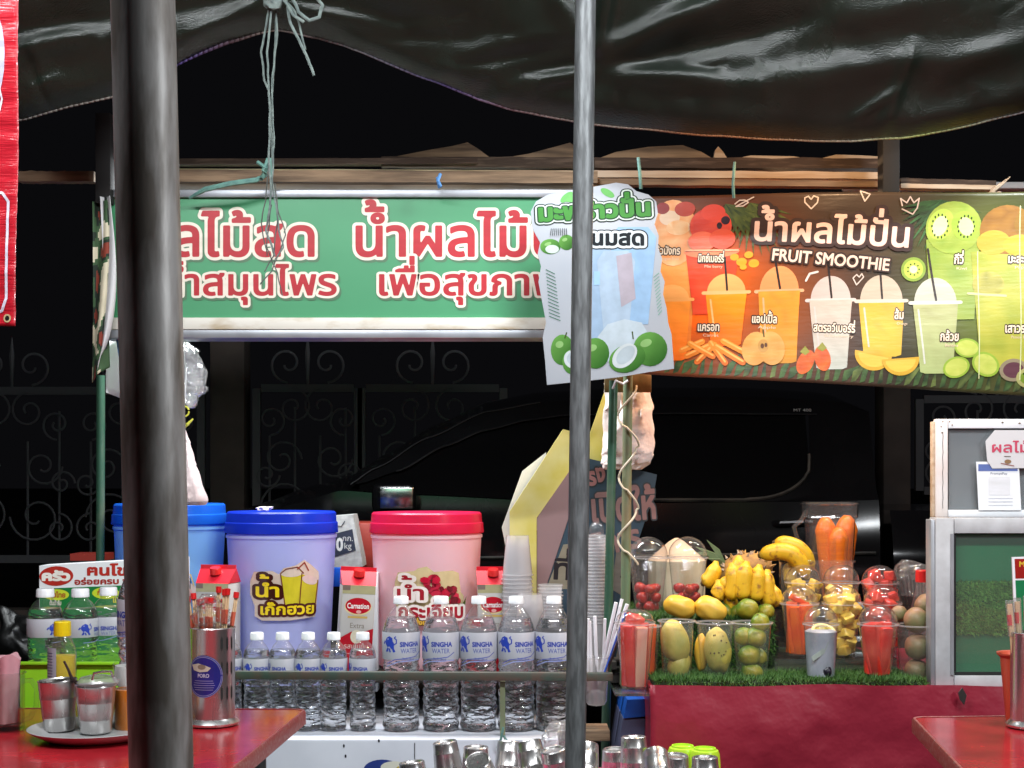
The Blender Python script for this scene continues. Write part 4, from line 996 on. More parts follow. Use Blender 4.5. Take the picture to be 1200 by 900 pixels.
tag(obj('olive_strap', G().box(((a.x + b.x) / 2, 3.545, (a.z + b.z) / 2), (b.x - a.x, .004, a.z - b.z), bev=.001), mat('olive_strap', (0.20, 0.17, 0.08), 0.7, col2=(.3, .25, .14), ns=40)), 'olive strap across the top of the pink white cloth bag', 'strap')
g = G().tube([P(718, 455, 3.38), P(722, 446, 3.36), P(730, 450, 3.37), P(736, 446, 3.37)], .003, 6)
tag(obj('white_cord_tie', g, M['cap_white']), 'white cord knotted round the two green poles', 'cord')

# ---- yellow and navy card box
t = thing('card_box', 'yellow and navy cardboard display box with pink Thai lettering behind the poles', 'box', P(680, 745, 3.66))
YB = 3.66
obj('yellow_side', G().prism([P(x, y, YB) for x, y in ((597, 600), (660, 503), (668, 505), (668, 551), (629, 607), (629, 770), (598, 770))], (0, .05, 0)), M['card_yellow'], t, sharp=30)
obj('white_flap', G().prism([P(x, y, YB + .06) for x, y in ((588, 618), (612, 552), (640, 530), (640, 600), (600, 680))], (0, .004, 0)), M['paper'], t, sharp=30)
obj('yellow_flap', G().prism([P(x, y, YB + .02) for x, y in ((689, 540), (692, 506), (711, 452), (716, 470), (712, 542))], (0, .01, 0)), M['card_yellow'], t, sharp=30)
obj('mauve_face', G().prism([P(x, y, YB - .004) for x, y in ((629.5, 607), (668, 551), (684, 553), (636, 700), (629.5, 760))], (0, .03, 0)), M['card_mauve'], t, sharp=30)
obj('navy_face', G().prism([P(x, y, YB - .008) for x, y in ((684.5, 536), (770, 556), (766, 580), (746, 640), (722, 770), (630, 770), (636.5, 700), (684.5, 554))], (0, .03, 0)), M['card_navy'], t, sharp=30)
d = Decal(base=.0088)
d.poly([(660, 638), (705, 632), (716, 690), (640, 690)], '#8c8270'); d.poly([(722, 646), (742, 648), (732, 700), (716, 690)], '#6c6660')
d.text('ที่นี่', 646, 678, 19, 48, '#231c20', bold=.8, rot=3); d.text('รอ', 726, 676, 14, 18, '#231c20', bold=.8, rot=20)
for (s_, x, y) in (('ร', 688, 568), ('ง', 698, 564),): d.text(s_, x, y, 15, 11, '#9b6a68', bold=1.2, out=((3, '#2c3236'),))
d.text('เปิดให้', 692, 612, 26, 78, '#8d6a68', bold=1.5, out=((3.4, '#343a3e'),), rot=-4); d.text('บริการ', 680, 655, 20, 74, '#8d6a68', bold=1.4, rot=-12)
d.build(flat(YB), 'lettering', M['print'], t)

# ================================================================== COUNTERS
ZF, ZS, ZT = .608, .715, .733          # freezer top, tub shelf, fruit counter top
t = thing('freezer', 'white enamel chest freezer carrying the water bottles', 'freezer', (-.5, 3.6, 0))
xr = P(655, 858, 3.22).x
obj('body', G().box(((-1.25 + xr) / 2, 3.52, ZF / 2), (xr + 1.25, .60, ZF), bev=.006), M['freezer'], t)
obj('panel_seam', G().box((P(486, 858, 3.22).x, 3.2195, .5), (.0015, .002, .2)), M['iron_dark'], t)
d = Decal(base=.0012); d.ell(448, 902, 22, 12, '#2c3e86'); d.ell(462, 899, 16, 7, '#d6d6c8'); d.ell(472, 901, 8, 4, '#c9b24a')
for (x, y) in ((403, 874), (405, 886), (444, 868)): d.ell(x, y, 1.1, 2, '#22242a')
d.build(flat(3.22), 'badge', M['print'], t)
t = thing('tub_shelf', 'dark shelf board behind the bottles, carrying the plastic tubs', 'shelf', (-.4, 3.85, 0))
obj('board', G().box((-.45, 3.84, ZS - .0125), (1.6, .60, .025)), M['dark_shelf'], t)
for x in (-1.2, .3):
    for y in (3.86, 4.1): obj('leg', G().box((x, y, (ZS - .025) / 2 + (0)), (.03, .03, ZS - .026)), M['dark_shelf'], t)
t = thing('guard_rail', 'thin dark green metal rail across the front of the water bottles', 'rail', P(490, 858, 3.25))
a, b = P(262, 791, 3.25), P(718, 793, 3.25)
obj('bar', G().box(((a.x + b.x) / 2, 3.25, (a.z + b.z) / 2), (b.x - a.x, .018, .019), rot=(0, (a.z - b.z) / (b.x - a.x), 0), bev=.002), M['rail'], t)
a = P(589, 798, 3.262); obj('upright', G().box((a.x, 3.262, (a.z + ZF + .001) / 2), (.012, .006, a.z - ZF - .002)), M['green_pole2'], t)
a = P(589, 870, 3.212); g = G().tube([P(590, 852, 3.21), P(587, 866, 3.205), P(583, 876, 3.21), P(589, 884, 3.21)], .003, 6).tube([P(590, 862, 3.205), P(596, 872, 3.205)], .003, 6)
tag(obj('green_tie', g, M['twine']), 'green string knot on the rail upright above the metal cups', 'twine')
tag(obj('wooden_block', G().box(P(697, 858, 3.3), (.064, .10, .024), bev=.002), M['wood']), 'weathered wooden bar end poking out right of the slim pole', 'wood')

# ---- fruit counter with maroon vinyl and turf
xl = P(762, 805, 3.15).x
t = thing('fruit_counter', 'counter covered in maroon vinyl cloth under the fruit display', 'counter', (1.0, 3.5, 0))
obj('table', G().box((1.12, 3.60, ZT / 2 - .01), (1.56, .80, ZT - .02)), M['dark_shelf'], t)
def cl(u, v):
    x = xl + 1.62 * u; s = v * 1.35
    if s < .75: y, z = 3.9 - s, ZT
    else:
        q = s - .75; y = 3.15 - .012 * min(1, q * 14) ; z = ZT - q * 1.05 + (.006 if q < .01 else 0)
        y += .012 * math.sin(x * 9 + q * 2) * min(1, q * 4) + .014 * noise.noise(Vector((x * 7, q * 5, 0))) * min(1, q * 8) + .006 * abs(noise.noise(Vector((x * 14 + q * 10, q * 22 - x * 6, 2)))) * min(1, q * 10)
    k = math.exp(-((x - P(1128, 0, 3.15).x) / .02) ** 2) * (1 if s >= .75 else 0)
    z2 = .006 * noise.noise(Vector((x * 5, 1, 1)))
    return Vector((x, y + .004 * k, z + z2 * (.3 if s < .75 else 1)))
obj('vinyl_cloth', G().grid(cl, 120, 90), M['cloth'], t, sharp=50, solid=.0015)
obj('side_drop', G().grid(lambda u, v: Vector((xl + .002 + .004 * math.sin(v * 9), 3.9 - .75 * u, ZT - .002 - .5 * v)), 20, 20), M['cloth'], t, solid=.0015)
a = P(1128, 817, 3.128)
obj('torn_corner', G().prism([P(1123, 812, 3.125), P(1128, 806, 3.125), P(1133, 815, 3.125), P(1130, 826, 3.125), P(1125, 820, 3.125)], (0, .003, 0)), M['steel_dk'], t)

def turf(name, quads, label, n, parent_label=None, seed=1, hgt=.012):
    """short plastic blades spread over rectangles: (origin, edge a, edge b, normal)"""
    r = random.Random(seed); g = G()
    tot = sum((q[1].cross(q[2])).length for q in quads)
    for (o, ea, eb, nn) in quads:
        k = int(n * ea.cross(eb).length / tot)
        for i in range(k):
            p = o + ea * r.random() + eb * r.random(); d = Vector((r.uniform(-1, 1), r.uniform(-1, 1), r.uniform(-1, 1))); d = d - nn * d.dot(nn)
            h = hgt * r.uniform(.6, 1.4); tip = p + nn * h + d.normalized() * h * r.uniform(.2, .9); sd = d.cross(nn).normalized() * .0011
            b = len(g.v); g.v += [p - sd, p + sd, tip]; g.f.append((b, b + 1, b + 2))
    return tag(obj(name, g, M['grass'] if name != 'case_turf' else mat('brightened_case_grass', (0.10, 0.30, 0.04), 0.6, col2=(0.20, 0.45, 0.08), ns=60), sharp=None), label, 'artificial grass', kind='stuff')  # case blades get a lighter green to make up for weak light
V3 = Vector; xa = P(766, 800, 3.17).x; xb = P(1086, 800, 3.17).x
obj_ = tag(obj('turf_mat', G().box(((xa + xb) / 2, 3.50, ZT + .0065), (xb - xa, .66, .009)), M['turf_base']), 'thin mat of artificial turf under the fruit cups', 'mat')
rx0, rx1 = P(741, 724, 3.42).x, P(908, 724, 3.42).x; ZR = .860
tag(obj('turf_riser', G().box(((rx0 + rx1) / 2, 3.60, (ZT + .012 + ZR) / 2), (rx1 - rx0, .36, ZR - ZT - .012)), M['turf_base']), 'raised step covered with artificial turf behind the mango cups', 'riser')
turf('turf_blades', [(V3((xa, 3.17, ZT + .011)), V3((xb - xa, 0, 0)), V3((0, .16, 0)), V3((0, -.3, .95)).normalized()), (V3((xa, 3.17, ZT + .003)), V3((xb - xa, 0, 0)), V3((0, 0, .009)), V3((0, -.9, -.05)).normalized()),
                     (V3((rx0, 3.42, ZR)), V3((rx1 - rx0, 0, 0)), V3((0, .36, 0)), V3((0, 0, 1))), (V3((rx0, 3.42, ZT + .01)), V3((rx1 - rx0, 0, 0)), V3((0, 0, ZR - ZT - .01)), V3((0, -1, 0)))],
     'short artificial grass blades on the fruit counter mat and step', 26000)
for (x0, x1, y, dep, z0, z1, lab) in ((908, 1052, 3.335, .13, ZT + .014, .776, 'low clear acrylic riser under the middle row of cups'), (912, 1050, 3.468, .10, ZT + .014, .803, 'clear acrylic riser under the back row of cups'), (905, 1052, 3.60, .2, ZT + .014, .868, 'tall clear acrylic riser under the blender jug')):
    a, b = P(x0, 0, y).x, P(x1, 0, y).x
    t = thing('acrylic_riser', lab, 'riser', ((a + b) / 2, y + dep / 2, z0), group='clear acrylic risers')
    th = .003
    obj('top_plate', G().box(((a + b) / 2, y + dep / 2, z1 - th / 2), (b - a, dep, th)), M['acrylic'], t)
    obj('front_plate', G().box(((a + b) / 2, y + th / 2, (z0 + z1 - th) / 2), (b - a - .001, th, z1 - z0 - th - .001)), M['acrylic'], t)
    for x in (a + th / 2, b - th / 2): obj('side_plate', G().box((x, y + dep / 2 + .003, (z0 + z1 - th) / 2), (th, dep - .008, z1 - z0 - th - .001)), M['acrylic'], t)

# ================================================================== TUBS
def tub(cx, ylt, ylb, wl, wb_top, wb_bot, Y, mb, ml, label, name='drink_tub'):
    k = Y / F; top = P(cx, ylt, Y); zl = P(cx, ylb, Y).z - ZS; zt = top.z - ZS
    t = thing(name, label, 'tub', (top.x, Y, ZS), group='big plastic drink tubs')
    R1, R0, RL = wb_top * k / 2, wb_bot * k / 2, wl * k / 2
    obj('tub_body', G().lathe([(R0 - .012, .001), (R0, .006), (R0 + .001, .02), (R1 * .5 + R0 * .5, zl * .5), (R1, zl - .012), (R1 + .003, zl - .012), (R1 + .003, zl - .005), (R1, zl - .004), (R1, zl + .004)], 72, capb=True), mb, t, world=False, solid=.0015)
    h = zt - zl
    obj('lid', G().lathe([(RL - .001, zl), (RL, zl + .003), (RL - .0015, h * .48 + zl), (RL - .0045, h * .52 + zl), (RL - .006, zt - .004), (RL - .010, zt), (RL - .02, zt - .002), (RL - .03, zt - .005)], 72, capt=True), ml, t, world=False, solid=.001)
    return t, R0, R1, zl


t, R0, R1, zl = tub(330, 599, 624, 132, 126, 112, 3.68, M['body_blue'], M['lid_blue'], 'lavender plastic tub with royal blue lid and yellow drink sticker')
d = Decal(base=.0012, sub=6)
# sticker in photo pixels about the tub axis (x - 330), v from y = 598
def sticker_outline(pts, c, ow, oc): d.poly(pts, c); d.line(pts, ow, oc, closed=True)
U = lambda pts: [(x - 330, y - 598) for x, y in pts]
d.poly(U([(303, 676), (308, 665), (330, 664), (337, 668), (342, 661), (356, 658), (366, 652), (375, 658), (385, 666), (386, 672), (383, 694), (382, 706), (380, 717), (350, 720), (318, 720), (309, 715), (309, 704), (303, 690)]), '#c9b3a6')
d.poly(U([(339, 668), (363, 664), (364, 674), (360, 712), (345, 712)]), grad('#d8cf6a', '#c2b021', 668, 700) if False else '#c9ba2c')
d.poly(U([(363, 668), (384, 676), (378, 712), (356, 712)]), '#bfae24'); d.ell(351 - 330, 667 - 598, 12, 4, '#cfbcae'); d.ell(373 - 330, 675 - 598, 10, 5, '#cfb4b0', rot=15)
d.line(U([(339, 668), (345, 712)]), 1.2, '#6a2a1e'); d.line(U([(363, 667), (360, 705)]), 1.2, '#6a2a1e'); d.line(U([(384, 676), (379, 710)]), 1.4, '#6a2a1e'); d.line(U([(339, 667), (345, 662), (358, 660), (365, 667)]), 1.2, '#6a2a1e'); d.line(U([(358, 662), (366, 655), (371, 664)]), 1.6, '#8a3a2a')
d.text('น้ำ', 309 - 330, 693 - 598, 11, 30, '#e8c81c', bold=.6, out=((3.6, '#3c1410'),), lift=.42); d.text('เก๊กฮวย', 315 - 330, 713 - 598, 9, 64, '#e8c81c', bold=.5, out=((3.0, '#4a1812'),))
d.build(cyl(R1, zl + 25 * 3.68 / F, 3.68 / F), 'sticker', M['print_gloss'], t, world=False)

t, R0, R1, zl = tub(500, 600, 624, 134, 128, 114, 3.68, M['body_pink'], M['lid_pink'], 'pale pink plastic tub with hot pink lid and roselle sticker')
d = Decal(base=.0012, sub=6); U = lambda pts: [(x - 500, y - 600) for x, y in pts]
d.poly(U([(466, 678), (470, 667), (490, 665), (494, 662), (504, 660), (512, 666), (534, 665), (542, 668), (545, 690), (550, 695), (546, 718), (536, 722), (512, 720), (505, 727), (490, 726), (488, 720), (470, 716), (468, 705), (465, 692)]), '#cdb98e')
r2 = random.Random(4)
for k in range(46):
    a = r2.uniform(0, 1); cx, cy = 500 + 38 * a + r2.uniform(-3, 3), 672 + a * 22 + r2.uniform(-6, 11)
    d.ell(cx - 500, cy - 600, r2.uniform(3, 6), r2.uniform(2, 5), r2.choice(['#8e1028', '#b81634', '#6c0c1c', '#c42844']), rot=r2.uniform(0, 180), n=7, layer=2 + k)
d.poly(U([(522, 700), (530, 692), (526, 704)]), '#4d7a30', layer=52); d.poly(U([(538, 712), (549, 694), (546, 710)]), '#4d5a24', layer=52)
d.boxes = [b[:4] + (54,) for b in d.boxes][:1] + d.boxes
d.text('น้ำ', 470 - 500, 697 - 600, 12, 33, '#a01c2c', bold=.5, out=((3.4, '#efe2dc'),), lift=.42); d.text('กระเจี๊ยบ', 473 - 500, 718 - 600, 12, 72, '#a01c2c', bold=.8, out=((3.6, '#efe2dc'),))
d.text('ถั่งเช่า', 491 - 500, 725 - 600, 4, 18, '#d8a83a', bold=.4, out=((1.5, '#4a2010'),))
d.build(cyl(R1, zl + 24 * 3.68 / F, 3.68 / F), 'sticker', M['print_gloss'], t, world=False)

t, R0, R1, zl = tub(199, 590, 614, 133, 127, 112, 3.74, M['body_sky'], M['lid_sky'], 'sky blue plastic tub with bright blue lid half hidden by the thick pole')
d = Decal(base=.0012, sub=6); d.ell(29, 98, 17, 10, '#c9b8b0'); d.rect(17, 84, 38, 112, '#221a1c'); d.ell(24, 112, 5, 5, '#c9a23c'); d.ell(34, 100, 6, 5, '#d8a4a0'); d.ell(26, 92, 6, 4, '#c98c88'); d.line([(14, 80), (24, 76), (38, 80), (42, 92)], 1.6, '#c9b07a')
d.build(cyl(R1, zl + 24 * 3.74 / F, 3.74 / F), 'sticker', M['print_gloss'], t, world=False)
g = G().ball(P(310, 596, 3.7), (.018, .015, .006), wob=.8, seed=4); tag(obj('crumpled_tissue', g, M['pinkcloth']), 'small crumpled tissue lying on the royal blue lid', 'tissue')

# ================================================================== WATER BOTTLES
def text_cyl(d, big):
    if big:
        lion(d, -19, 0, 1.0); d.text('SINGHA', -6, 2, 5.2, 25, '#3446a8', bold=.35, ref='H'); d.text('WATER', -5, 9.5, 5.2, 21, '#6a76b8', bold=.1, ref='H')
        d.line([(-22, 22), (-12, 17), (2, 15.5), (14, 14), (22, 9)], .8, '#4a5ab8'); d.line([(-22, 25), (-8, 19.5), (10, 18.5), (22, 18)], 1.2, '#9aa6d8')
        d.text('น้ำดื่มสิงห์', -4, 18.5, 2.2, 16, '#5560b0', ref='อ')
    else:
        lion(d, -13.5, 2, .62); d.text('SINGHA', -5, 4, 3.8, 17.5, '#3a4aa6', bold=.25, ref='H'); d.text('WATER', -4.5, 9, 3.6, 13, '#7c86bc', ref='H')
        d.line([(-15, 15), (-4, 14.5), (8, 11), (15, 8)], .6, '#8a96cc')


def lion(d, x, y, s):
    """small blue prancing lion mark"""
    c = '#2b46b8'; T = lambda pts: [(x + a * s, y + b * s) for a, b in pts]
    d.poly(T([(-4, -8), (0, -10), (4, -8), (4.5, -4), (6, -2), (6, 4), (3, 5), (0, 2), (-3, 3), (-6, -1), (-6, -5)]), c)
    d.poly(T([(-3, 3), (-1, 4), (-2, 8), (-5, 8.5), (-5, 7)]), c); d.poly(T([(3, 4), (6, 4), (8, 8), (5, 8.8), (4, 6)]), c); d.poly(T([(-6, -3), (-8.5, 0), (-10, -1), (-7.5, -5)]), c)
    d.line(T([(6, 0), (9, -2), (9, -6), (6.5, -8), (8, -9.5)]), 1.3 * s, c); d.line(T([(0, 5), (1, 8)]), 2 * s, c)
    d.ell(x - 2 * s, y - 6.5 * s, .8 * s, .6 * s, '#dfe3f2')


def make_bottle(big, label, group):
    H, R = (.308, .0440) if big else (.228, .0315)
    k = 1.0 / (F / 3.34)   # metres per photo pixel for print
    t = thing('water_bottle', label, 'bottle', group=group)
    def rf(r, a, z):
        if z > H * .56 or z < .006: return r
        return r * (1 - .05 * (.5 + .5 * math.sin(z / H * 2 * PI * 16)) + .036 * math.sin(5 * a + 3.0 * math.sin(z / H * 2 * PI * 4.5)) * math.sin(z / H * PI * 9))
    if big: prof = [(R * .80, 0), (R * .95, .004), (R, .012)] + [(R * .985, .012 + (H * .56 - .012) * i / 48) for i in range(1, 49)] + [(R * .985, H * .565), (R, H * .575), (R, H * .745), (R * .99, H * .755), (R * .93, H * .79), (R * .78, H * .85), (R * .55, H * .905), (R * .36, H * .935), (R * .32, H * .95), (R * .32, H * .962)]
    else: prof = [(R * .80, 0), (R * .95, .004), (R, .012)] + [(R * .985, .012 + (H * .56 - .012) * i / 40) for i in range(1, 41)] + [(R, H * .575), (R, H * .735), (R * .99, H * .75), (R * .99, H * .775), (R * .90, H * .82), (R * .66, H * .875), (R * .45, H * .905), (R * .42, H * .93)]
    lv = H * (.90 if big else .87)
    wp = [p for p in prof if p[1] < lv]
    obj('water', G().lathe([(r * .972, z + .001) for r, z in wp], 48, rf=rf, capb=True, capt=True), M['water'], t, world=False, sharp=50)
    obj('shell', G().lathe(prof, 48, rf=rf), M['clear'], t, world=False, sharp=50)
    ch = .017; cz = prof[-1][1] - .001; cr = R * (.40 if big else .50)
    obj('cap', G().lathe([(cr, cz), (cr * 1.02, cz + .003), (cr, cz + .004), (cr * .98, cz + ch - .002), (cr * .9, cz + ch)], 36, rf=lambda r, a, z: r * (1 + .02 * math.sin(a * 24)) if z < cz + ch - .001 else r, capb=True, capt=True), M['cap_white'], t, world=False)
    lz0, lz1 = (H * .575, H * .75) if big else (H * .575, H * .74)
    if big: lz0 = H * .545
    lab = obj('label', G().lathe([(R + .0004, lz0), (R + .0008, lz0 + .001), (R + .0008, lz1 - .001), (R + .0004, lz1)], 48), M['label'], t, world=False)
    d = Decal(base=.0003, dh=.00008, sub=3); text_cyl(d, big); d.build(cyl(R + .0008, lz1 - (14 if big else 9) * k, k), 'label_print', M['print'], t, world=False)
    return t


M['label'] = mat('silvery_label_film', (0.66, 0.67, 0.74), 0.35, trans=0.3)
big0 = None
BIGS = [(470, 'leftmost of the five large water bottles, in front of the pink tub edge', .28), (517, 'second large water bottle from the left, in front of the roselle sticker', -.22), (561, 'middle one of the five large water bottles', -.05), (605, 'fourth large water bottle, under the nested clear cups', .20), (649, 'large water bottle directly left of the slim galvanised pole', -.10)]
for i, (px, lab, a) in enumerate(BIGS):
    loc = P(px, 858, 3.345); loc.z = ZF + .001; lab = lab if 'large' in lab else lab
    if i == 0: big0 = make_bottle(True, lab, 'large water bottles on the freezer'); big0.location = loc; big0.rotation_euler.z = a
    else: copy_tree(big0, loc, (0, 0, a), label=lab)
SM = [(268, 'small water bottle directly right of the chopstick holder'), (301, 'second small water bottle right of the chopstick holder'), (331, 'small water bottle under the left half of the yellow drink sticker'), (361, 'small water bottle under the right end of the yellow drink sticker'), (391, 'small water bottle under the leaning milk carton'), (425, 'rightmost small water bottle, beside the first large bottle')]
for i, (px, lab) in enumerate(SM):
    loc = P(px, 858, 3.34); loc.z = ZF + .001; a = .38 * math.sin(i * 2.3) + (.5 if i == 0 else 0)
    if i == 0: sm0 = make_bottle(False, lab, 'small water bottles on the freezer'); sm0.location = loc; sm0.rotation_euler.z = a
    else: copy_tree(sm0, loc, (0, 0, a), label=lab)
for (px, Y, a, lab) in ((53, 2.96, 1.6, 'left water bottle standing in the lime green tray'), (94, 2.96, 1.4, 'middle water bottle in the lime green tray, behind the yellow cap'), (127, 3.0, .15, 'right water bottle in the lime green tray, label facing the front')):
    loc = P(px, 0, Y); loc.z = .737; copy_tree(sm0, loc, (0, 0, a), (1.15, 1.15, 1.02), label=lab, group='water bottles in the green tray')
loc = P(167, 0, 2.58); loc.z = .751; copy_tree(big0, loc, (0, 0, -.9), label='large water bottle on the red table half hidden by the thick pole', group='large water bottle on the left table')

# ================================================================== CARTONS, BAGS BEHIND THE BOTTLES
def carton(px, Y, w_, h_, rz, ry, label):
    t = thing('milk_carton', label, 'carton', (P(px, 0, Y).x, Y, ZS + .001), (0, ry, rz), group='red and white milk cartons'); D = w_ * .8; hb = h_ * .86
    obj('carton_body', G().box((0, 0, hb / 2), (w_, D, hb), bev=.004), M['carton_white'], t, world=False)
    v = [(-w_ / 2, -D / 2, hb), (w_ / 2, -D / 2, hb), (w_ / 2, D / 2, hb), (-w_ / 2, D / 2, hb), (-w_ / 2 - .004, 0, h_), (w_ / 2 + .004, 0, h_)]
    obj('gable_top', G().add(v, [(0, 1, 5, 4), (2, 3, 4, 5), (0, 4, 3), (1, 2, 5), (3, 2, 1, 0)]).box((0, 0, h_ + .001), (w_ + .006, .004, .012)), M['carton_red'], t, world=False)
    n = Vector((0, -(h_ - hb), D / 2)).normalized(); c = Vector((0, -D / 5, hb + (h_ - hb) * .62)); m = Vector((0, 0, 1)).rotation_difference(Vector((0, -.25, .97))).to_matrix()
    obj('screw_cap', G().lathe([(.014, 0), (.014, .013), (.0125, .016)], 24, c, m=m, capt=True), M['red_plastic'], t, world=False)
    k = 1 / 480; d = Decal(base=.0006); S = w_ / .085
    X0, X1 = -w_ / 2 / k + .5, w_ / 2 / k - .5; top = 0; bot = hb / k - 1
    d.rect(X0, 0, X1, 10, '#a9a27c'); d.rect(X0, 0, X0 + 9, 6, '#7d6a62'); d.ell(0, 25, 16.5 * S, 10.5, '#d8c79a'); d.ell(0, 24, 15.5 * S, 9.5, '#b8182a')
    d.text('Carnation', -13.5 * S, 27, 6, 27 * S, '#f2ecec', bold=.2, ref='H'); d.ell(1, 31, 3, 2, '#e2a8a4'); d.rect(-12 * S, 36, 12 * S, 38.5, '#c9a860')
    d.text('Extra', -9 * S, 50, 6, 18 * S, '#8a8278', ref='H')
    d.poly([(X0, 62), (-6, 54), (0, 62), (8, 54), (X1, 50), (X1, bot), (X0, bot)], '#b01424'); d.ell(0, 60, 7, 8, '#d8cfb8')
    d.text('รสเข้มข้น', X0 + 5, 74, 4.4, (X1 - X0) * .75, '#e8c8c4'); d.line([(X0 + 6, 80), (X1 - 6, 80)], 1, '#d89a98')
    d.build(lambda u, v, h: Vector((u * k, -D / 2 - h, hb - v * k)), 'printed_front', M['print_gloss'], t, world=False)
    return t


carton(256, 3.52, .088, .262, -.25, 0, 'milk carton behind the chopstick holder, under the sky blue tub')
carton(413, 3.50, .082, .258, .22, .06, 'milk carton leaning between the lavender and pink tubs')
carton(578, 3.56, .078, .255, 0, 0, 'upright milk carton in front of the pink tub, left of the nested cups')
tag(obj('white_carton', G().box(P(432, 740, 3.6), (.05, .04, .30), bev=.003), M['cap_white']), 'plain white box standing beside the leaning milk carton', 'box')
t = thing('rice_sack', 'grey white paper sack printed with a navy kg weight mark between two tubs', 'sack', P(411, 665, 3.9))
g = G().prism([P(x, y, 3.9) for x, y in ((388, 605), (413, 603), (417, 620), (424, 655), (425, 664), (388, 668))], (0, .12, 0)); obj('sack', g, mat('woven_sack', (.42, .42, .42), .8, col2=(.3, .3, .3), ns=60, bump=.5), t)
d = Decal(base=.001); d.poly([(390, 626), (413, 620), (417, 645), (391, 653)], '#2b3140'); d.text('0', 394, 645, 14, 8, '#c4c4c4', bold=.8, ref='H'); d.text('กก.', 401, 634, 5, 13, '#b8b8b8'); d.text('kg', 403, 643, 7, 9, '#b8b8b8', ref='H'); d.line([(392, 616), (400, 617), (404, 611)], 1, '#333333'); d.build(flat(3.9), 'print', M['print'], t)
tag(obj('red_crate', G().box(P(428, 638, 4.1), (.07, .2, .13), bev=.004), mat('dull_red_plastic', (.22, .02, .012), .5)), 'dull red plastic crate glimpsed between the sack and the pink tub', 'crate')
tag(obj('blue_crate', G().box(P(393, 676, 3.8), (.03, .03, .05), bev=.003), M['lid_sky']), 'light blue plastic piece behind the leaning milk carton', 'container')

# ================================================================== NESTED CUPS
def nested(cx, ytop, base_z, Y, rw, rn, h, dz, inv, label, group, ntop=99, m='frosty'):
    x = P(cx, 0, Y).x; zt = P(cx, ytop, Y).z; n = max(1, int((zt - base_z - h) / dz) + 1); first = None
    for i in range(min(n, ntop)):
        if first is None:
            pr = [(rw, 0), (rw + .0018, .001), (rw + .0018, .003), (rw - .001, .004), (rn, h)] if inv else [(rn, 0), (rw - .001, h - .004), (rw + .0018, h - .003), (rw + .0018, h - .001), (rw, h)]
            first = obj('nested_cup', G().lathe(pr, 28, capt=inv, capb=not inv), M[m]); tag(first, label, 'cup', group); first.location = (x, Y, base_z)
        else:
            c = first.copy(); COL.objects.link(c); c.location = (x + .0012 * math.sin(i * 1.7), Y, base_z + i * dz)


nested(606, 626, ZS + .001, 3.53, .038, .0275, .10, .0105, True, 'clear cup nested in the tallest upside down stack beside the upright milk carton', 'cups nested in the tallest stack')
nested(622, 692, ZS + .001, 3.42, .037, .029, .10, .0105, True, 'clear cup nested in the short stack right in front of the tallest stack', 'cups nested in the short front stack')
nested(645, 684, ZS + .001, 3.56, .0305, .024, .09, .0085, False, 'clear cup nested in the upright stack left of the slim pole', 'cups nested in the upright stack')
nested(699, 626, .745, 3.60, .0255, .021, .09, .0085, False, 'clear cup nested in the narrow tall stack between the slim pole and green pole', 'cups nested in the narrow tall stack')
a = P(699, 640, 3.6); t = obj('dome_lid', G().ball(P(699, 622, 3.6), (.020, .020, .024)), M['clear_cup']); tag(t, 'clear dome lid on top of the narrow tall cup stack', 'lid')
tag(obj('stack_stand', G().box((P(699, 0, 3.6).x, 3.58, .735), (.09, .12, .018)), M['dark_shelf']), 'small dark board under the narrow cup stack', 'board')

# ---- straw holder hung on the rail
c = P(699, 828, 3.28); k = 3.28 / F
t = thing('straw_holder', 'milky plastic straw holder hooked on the end of the green rail', 'holder', (c.x, 3.29, c.z))
obj('cup', G().lathe([(.010, 0), (.020, .003), (.025, .012), (.030, 58 * k), (.031, 58 * k)], 28, capb=True), M['frosty'], t, world=False)
obj('rim', G().lathe([(.0305, 56 * k), (.0325, 58 * k), (.031, 60 * k)], 28), M['clear_cup'], t, world=False)
for i, (x0, y0, x1, y1, dm, r) in enumerate(((688, 810, 689, 725, 'straw', .0042), (694, 812, 691, 728, 'straw', .0036), (700, 800, 697, 722, 'straw', .004), (705, 800, 729, 702, 'straw', .0040), (701, 802, 722, 706, 'straw', .0042), (706, 796, 735, 708, 'straw', .0045), (706, 802, 736, 716, 'straw_dark', .003), (700, 808, 697, 745, 'straw_dark', .003), (706, 800, 709, 725, 'straw', .0034))):
    a, b = P(x0, y0, 3.285 + .003 * (i % 3)), P(x1, y1, 3.27 + .006 * (i % 4))
    tag(obj('wrapped_straw', G().tube([a, b], r, 8), M[dm]), ['leftmost upright wrapped straw in the milky holder', 'thin upright straw beside the leftmost one', 'upright wrapped straw in the middle of the holder', 'second white straw leaning to the right', 'first white straw leaning to the right', 'thick white straw leaning right with a blue stripe', 'dark straw leaning right under the striped one', 'dark upright straw behind the white ones', 'white straw near the green pole'][i], 'straw', 'straws in the milky holder')
a, b = P(708, 789, 3.266), P(733, 718, 3.258); tag(obj('straw_print', G().tube([a, b], .0022, 6), M['straw_blue']), 'blue printed stripe straw in the right leaning bunch', 'straw', 'straws in the milky holder')

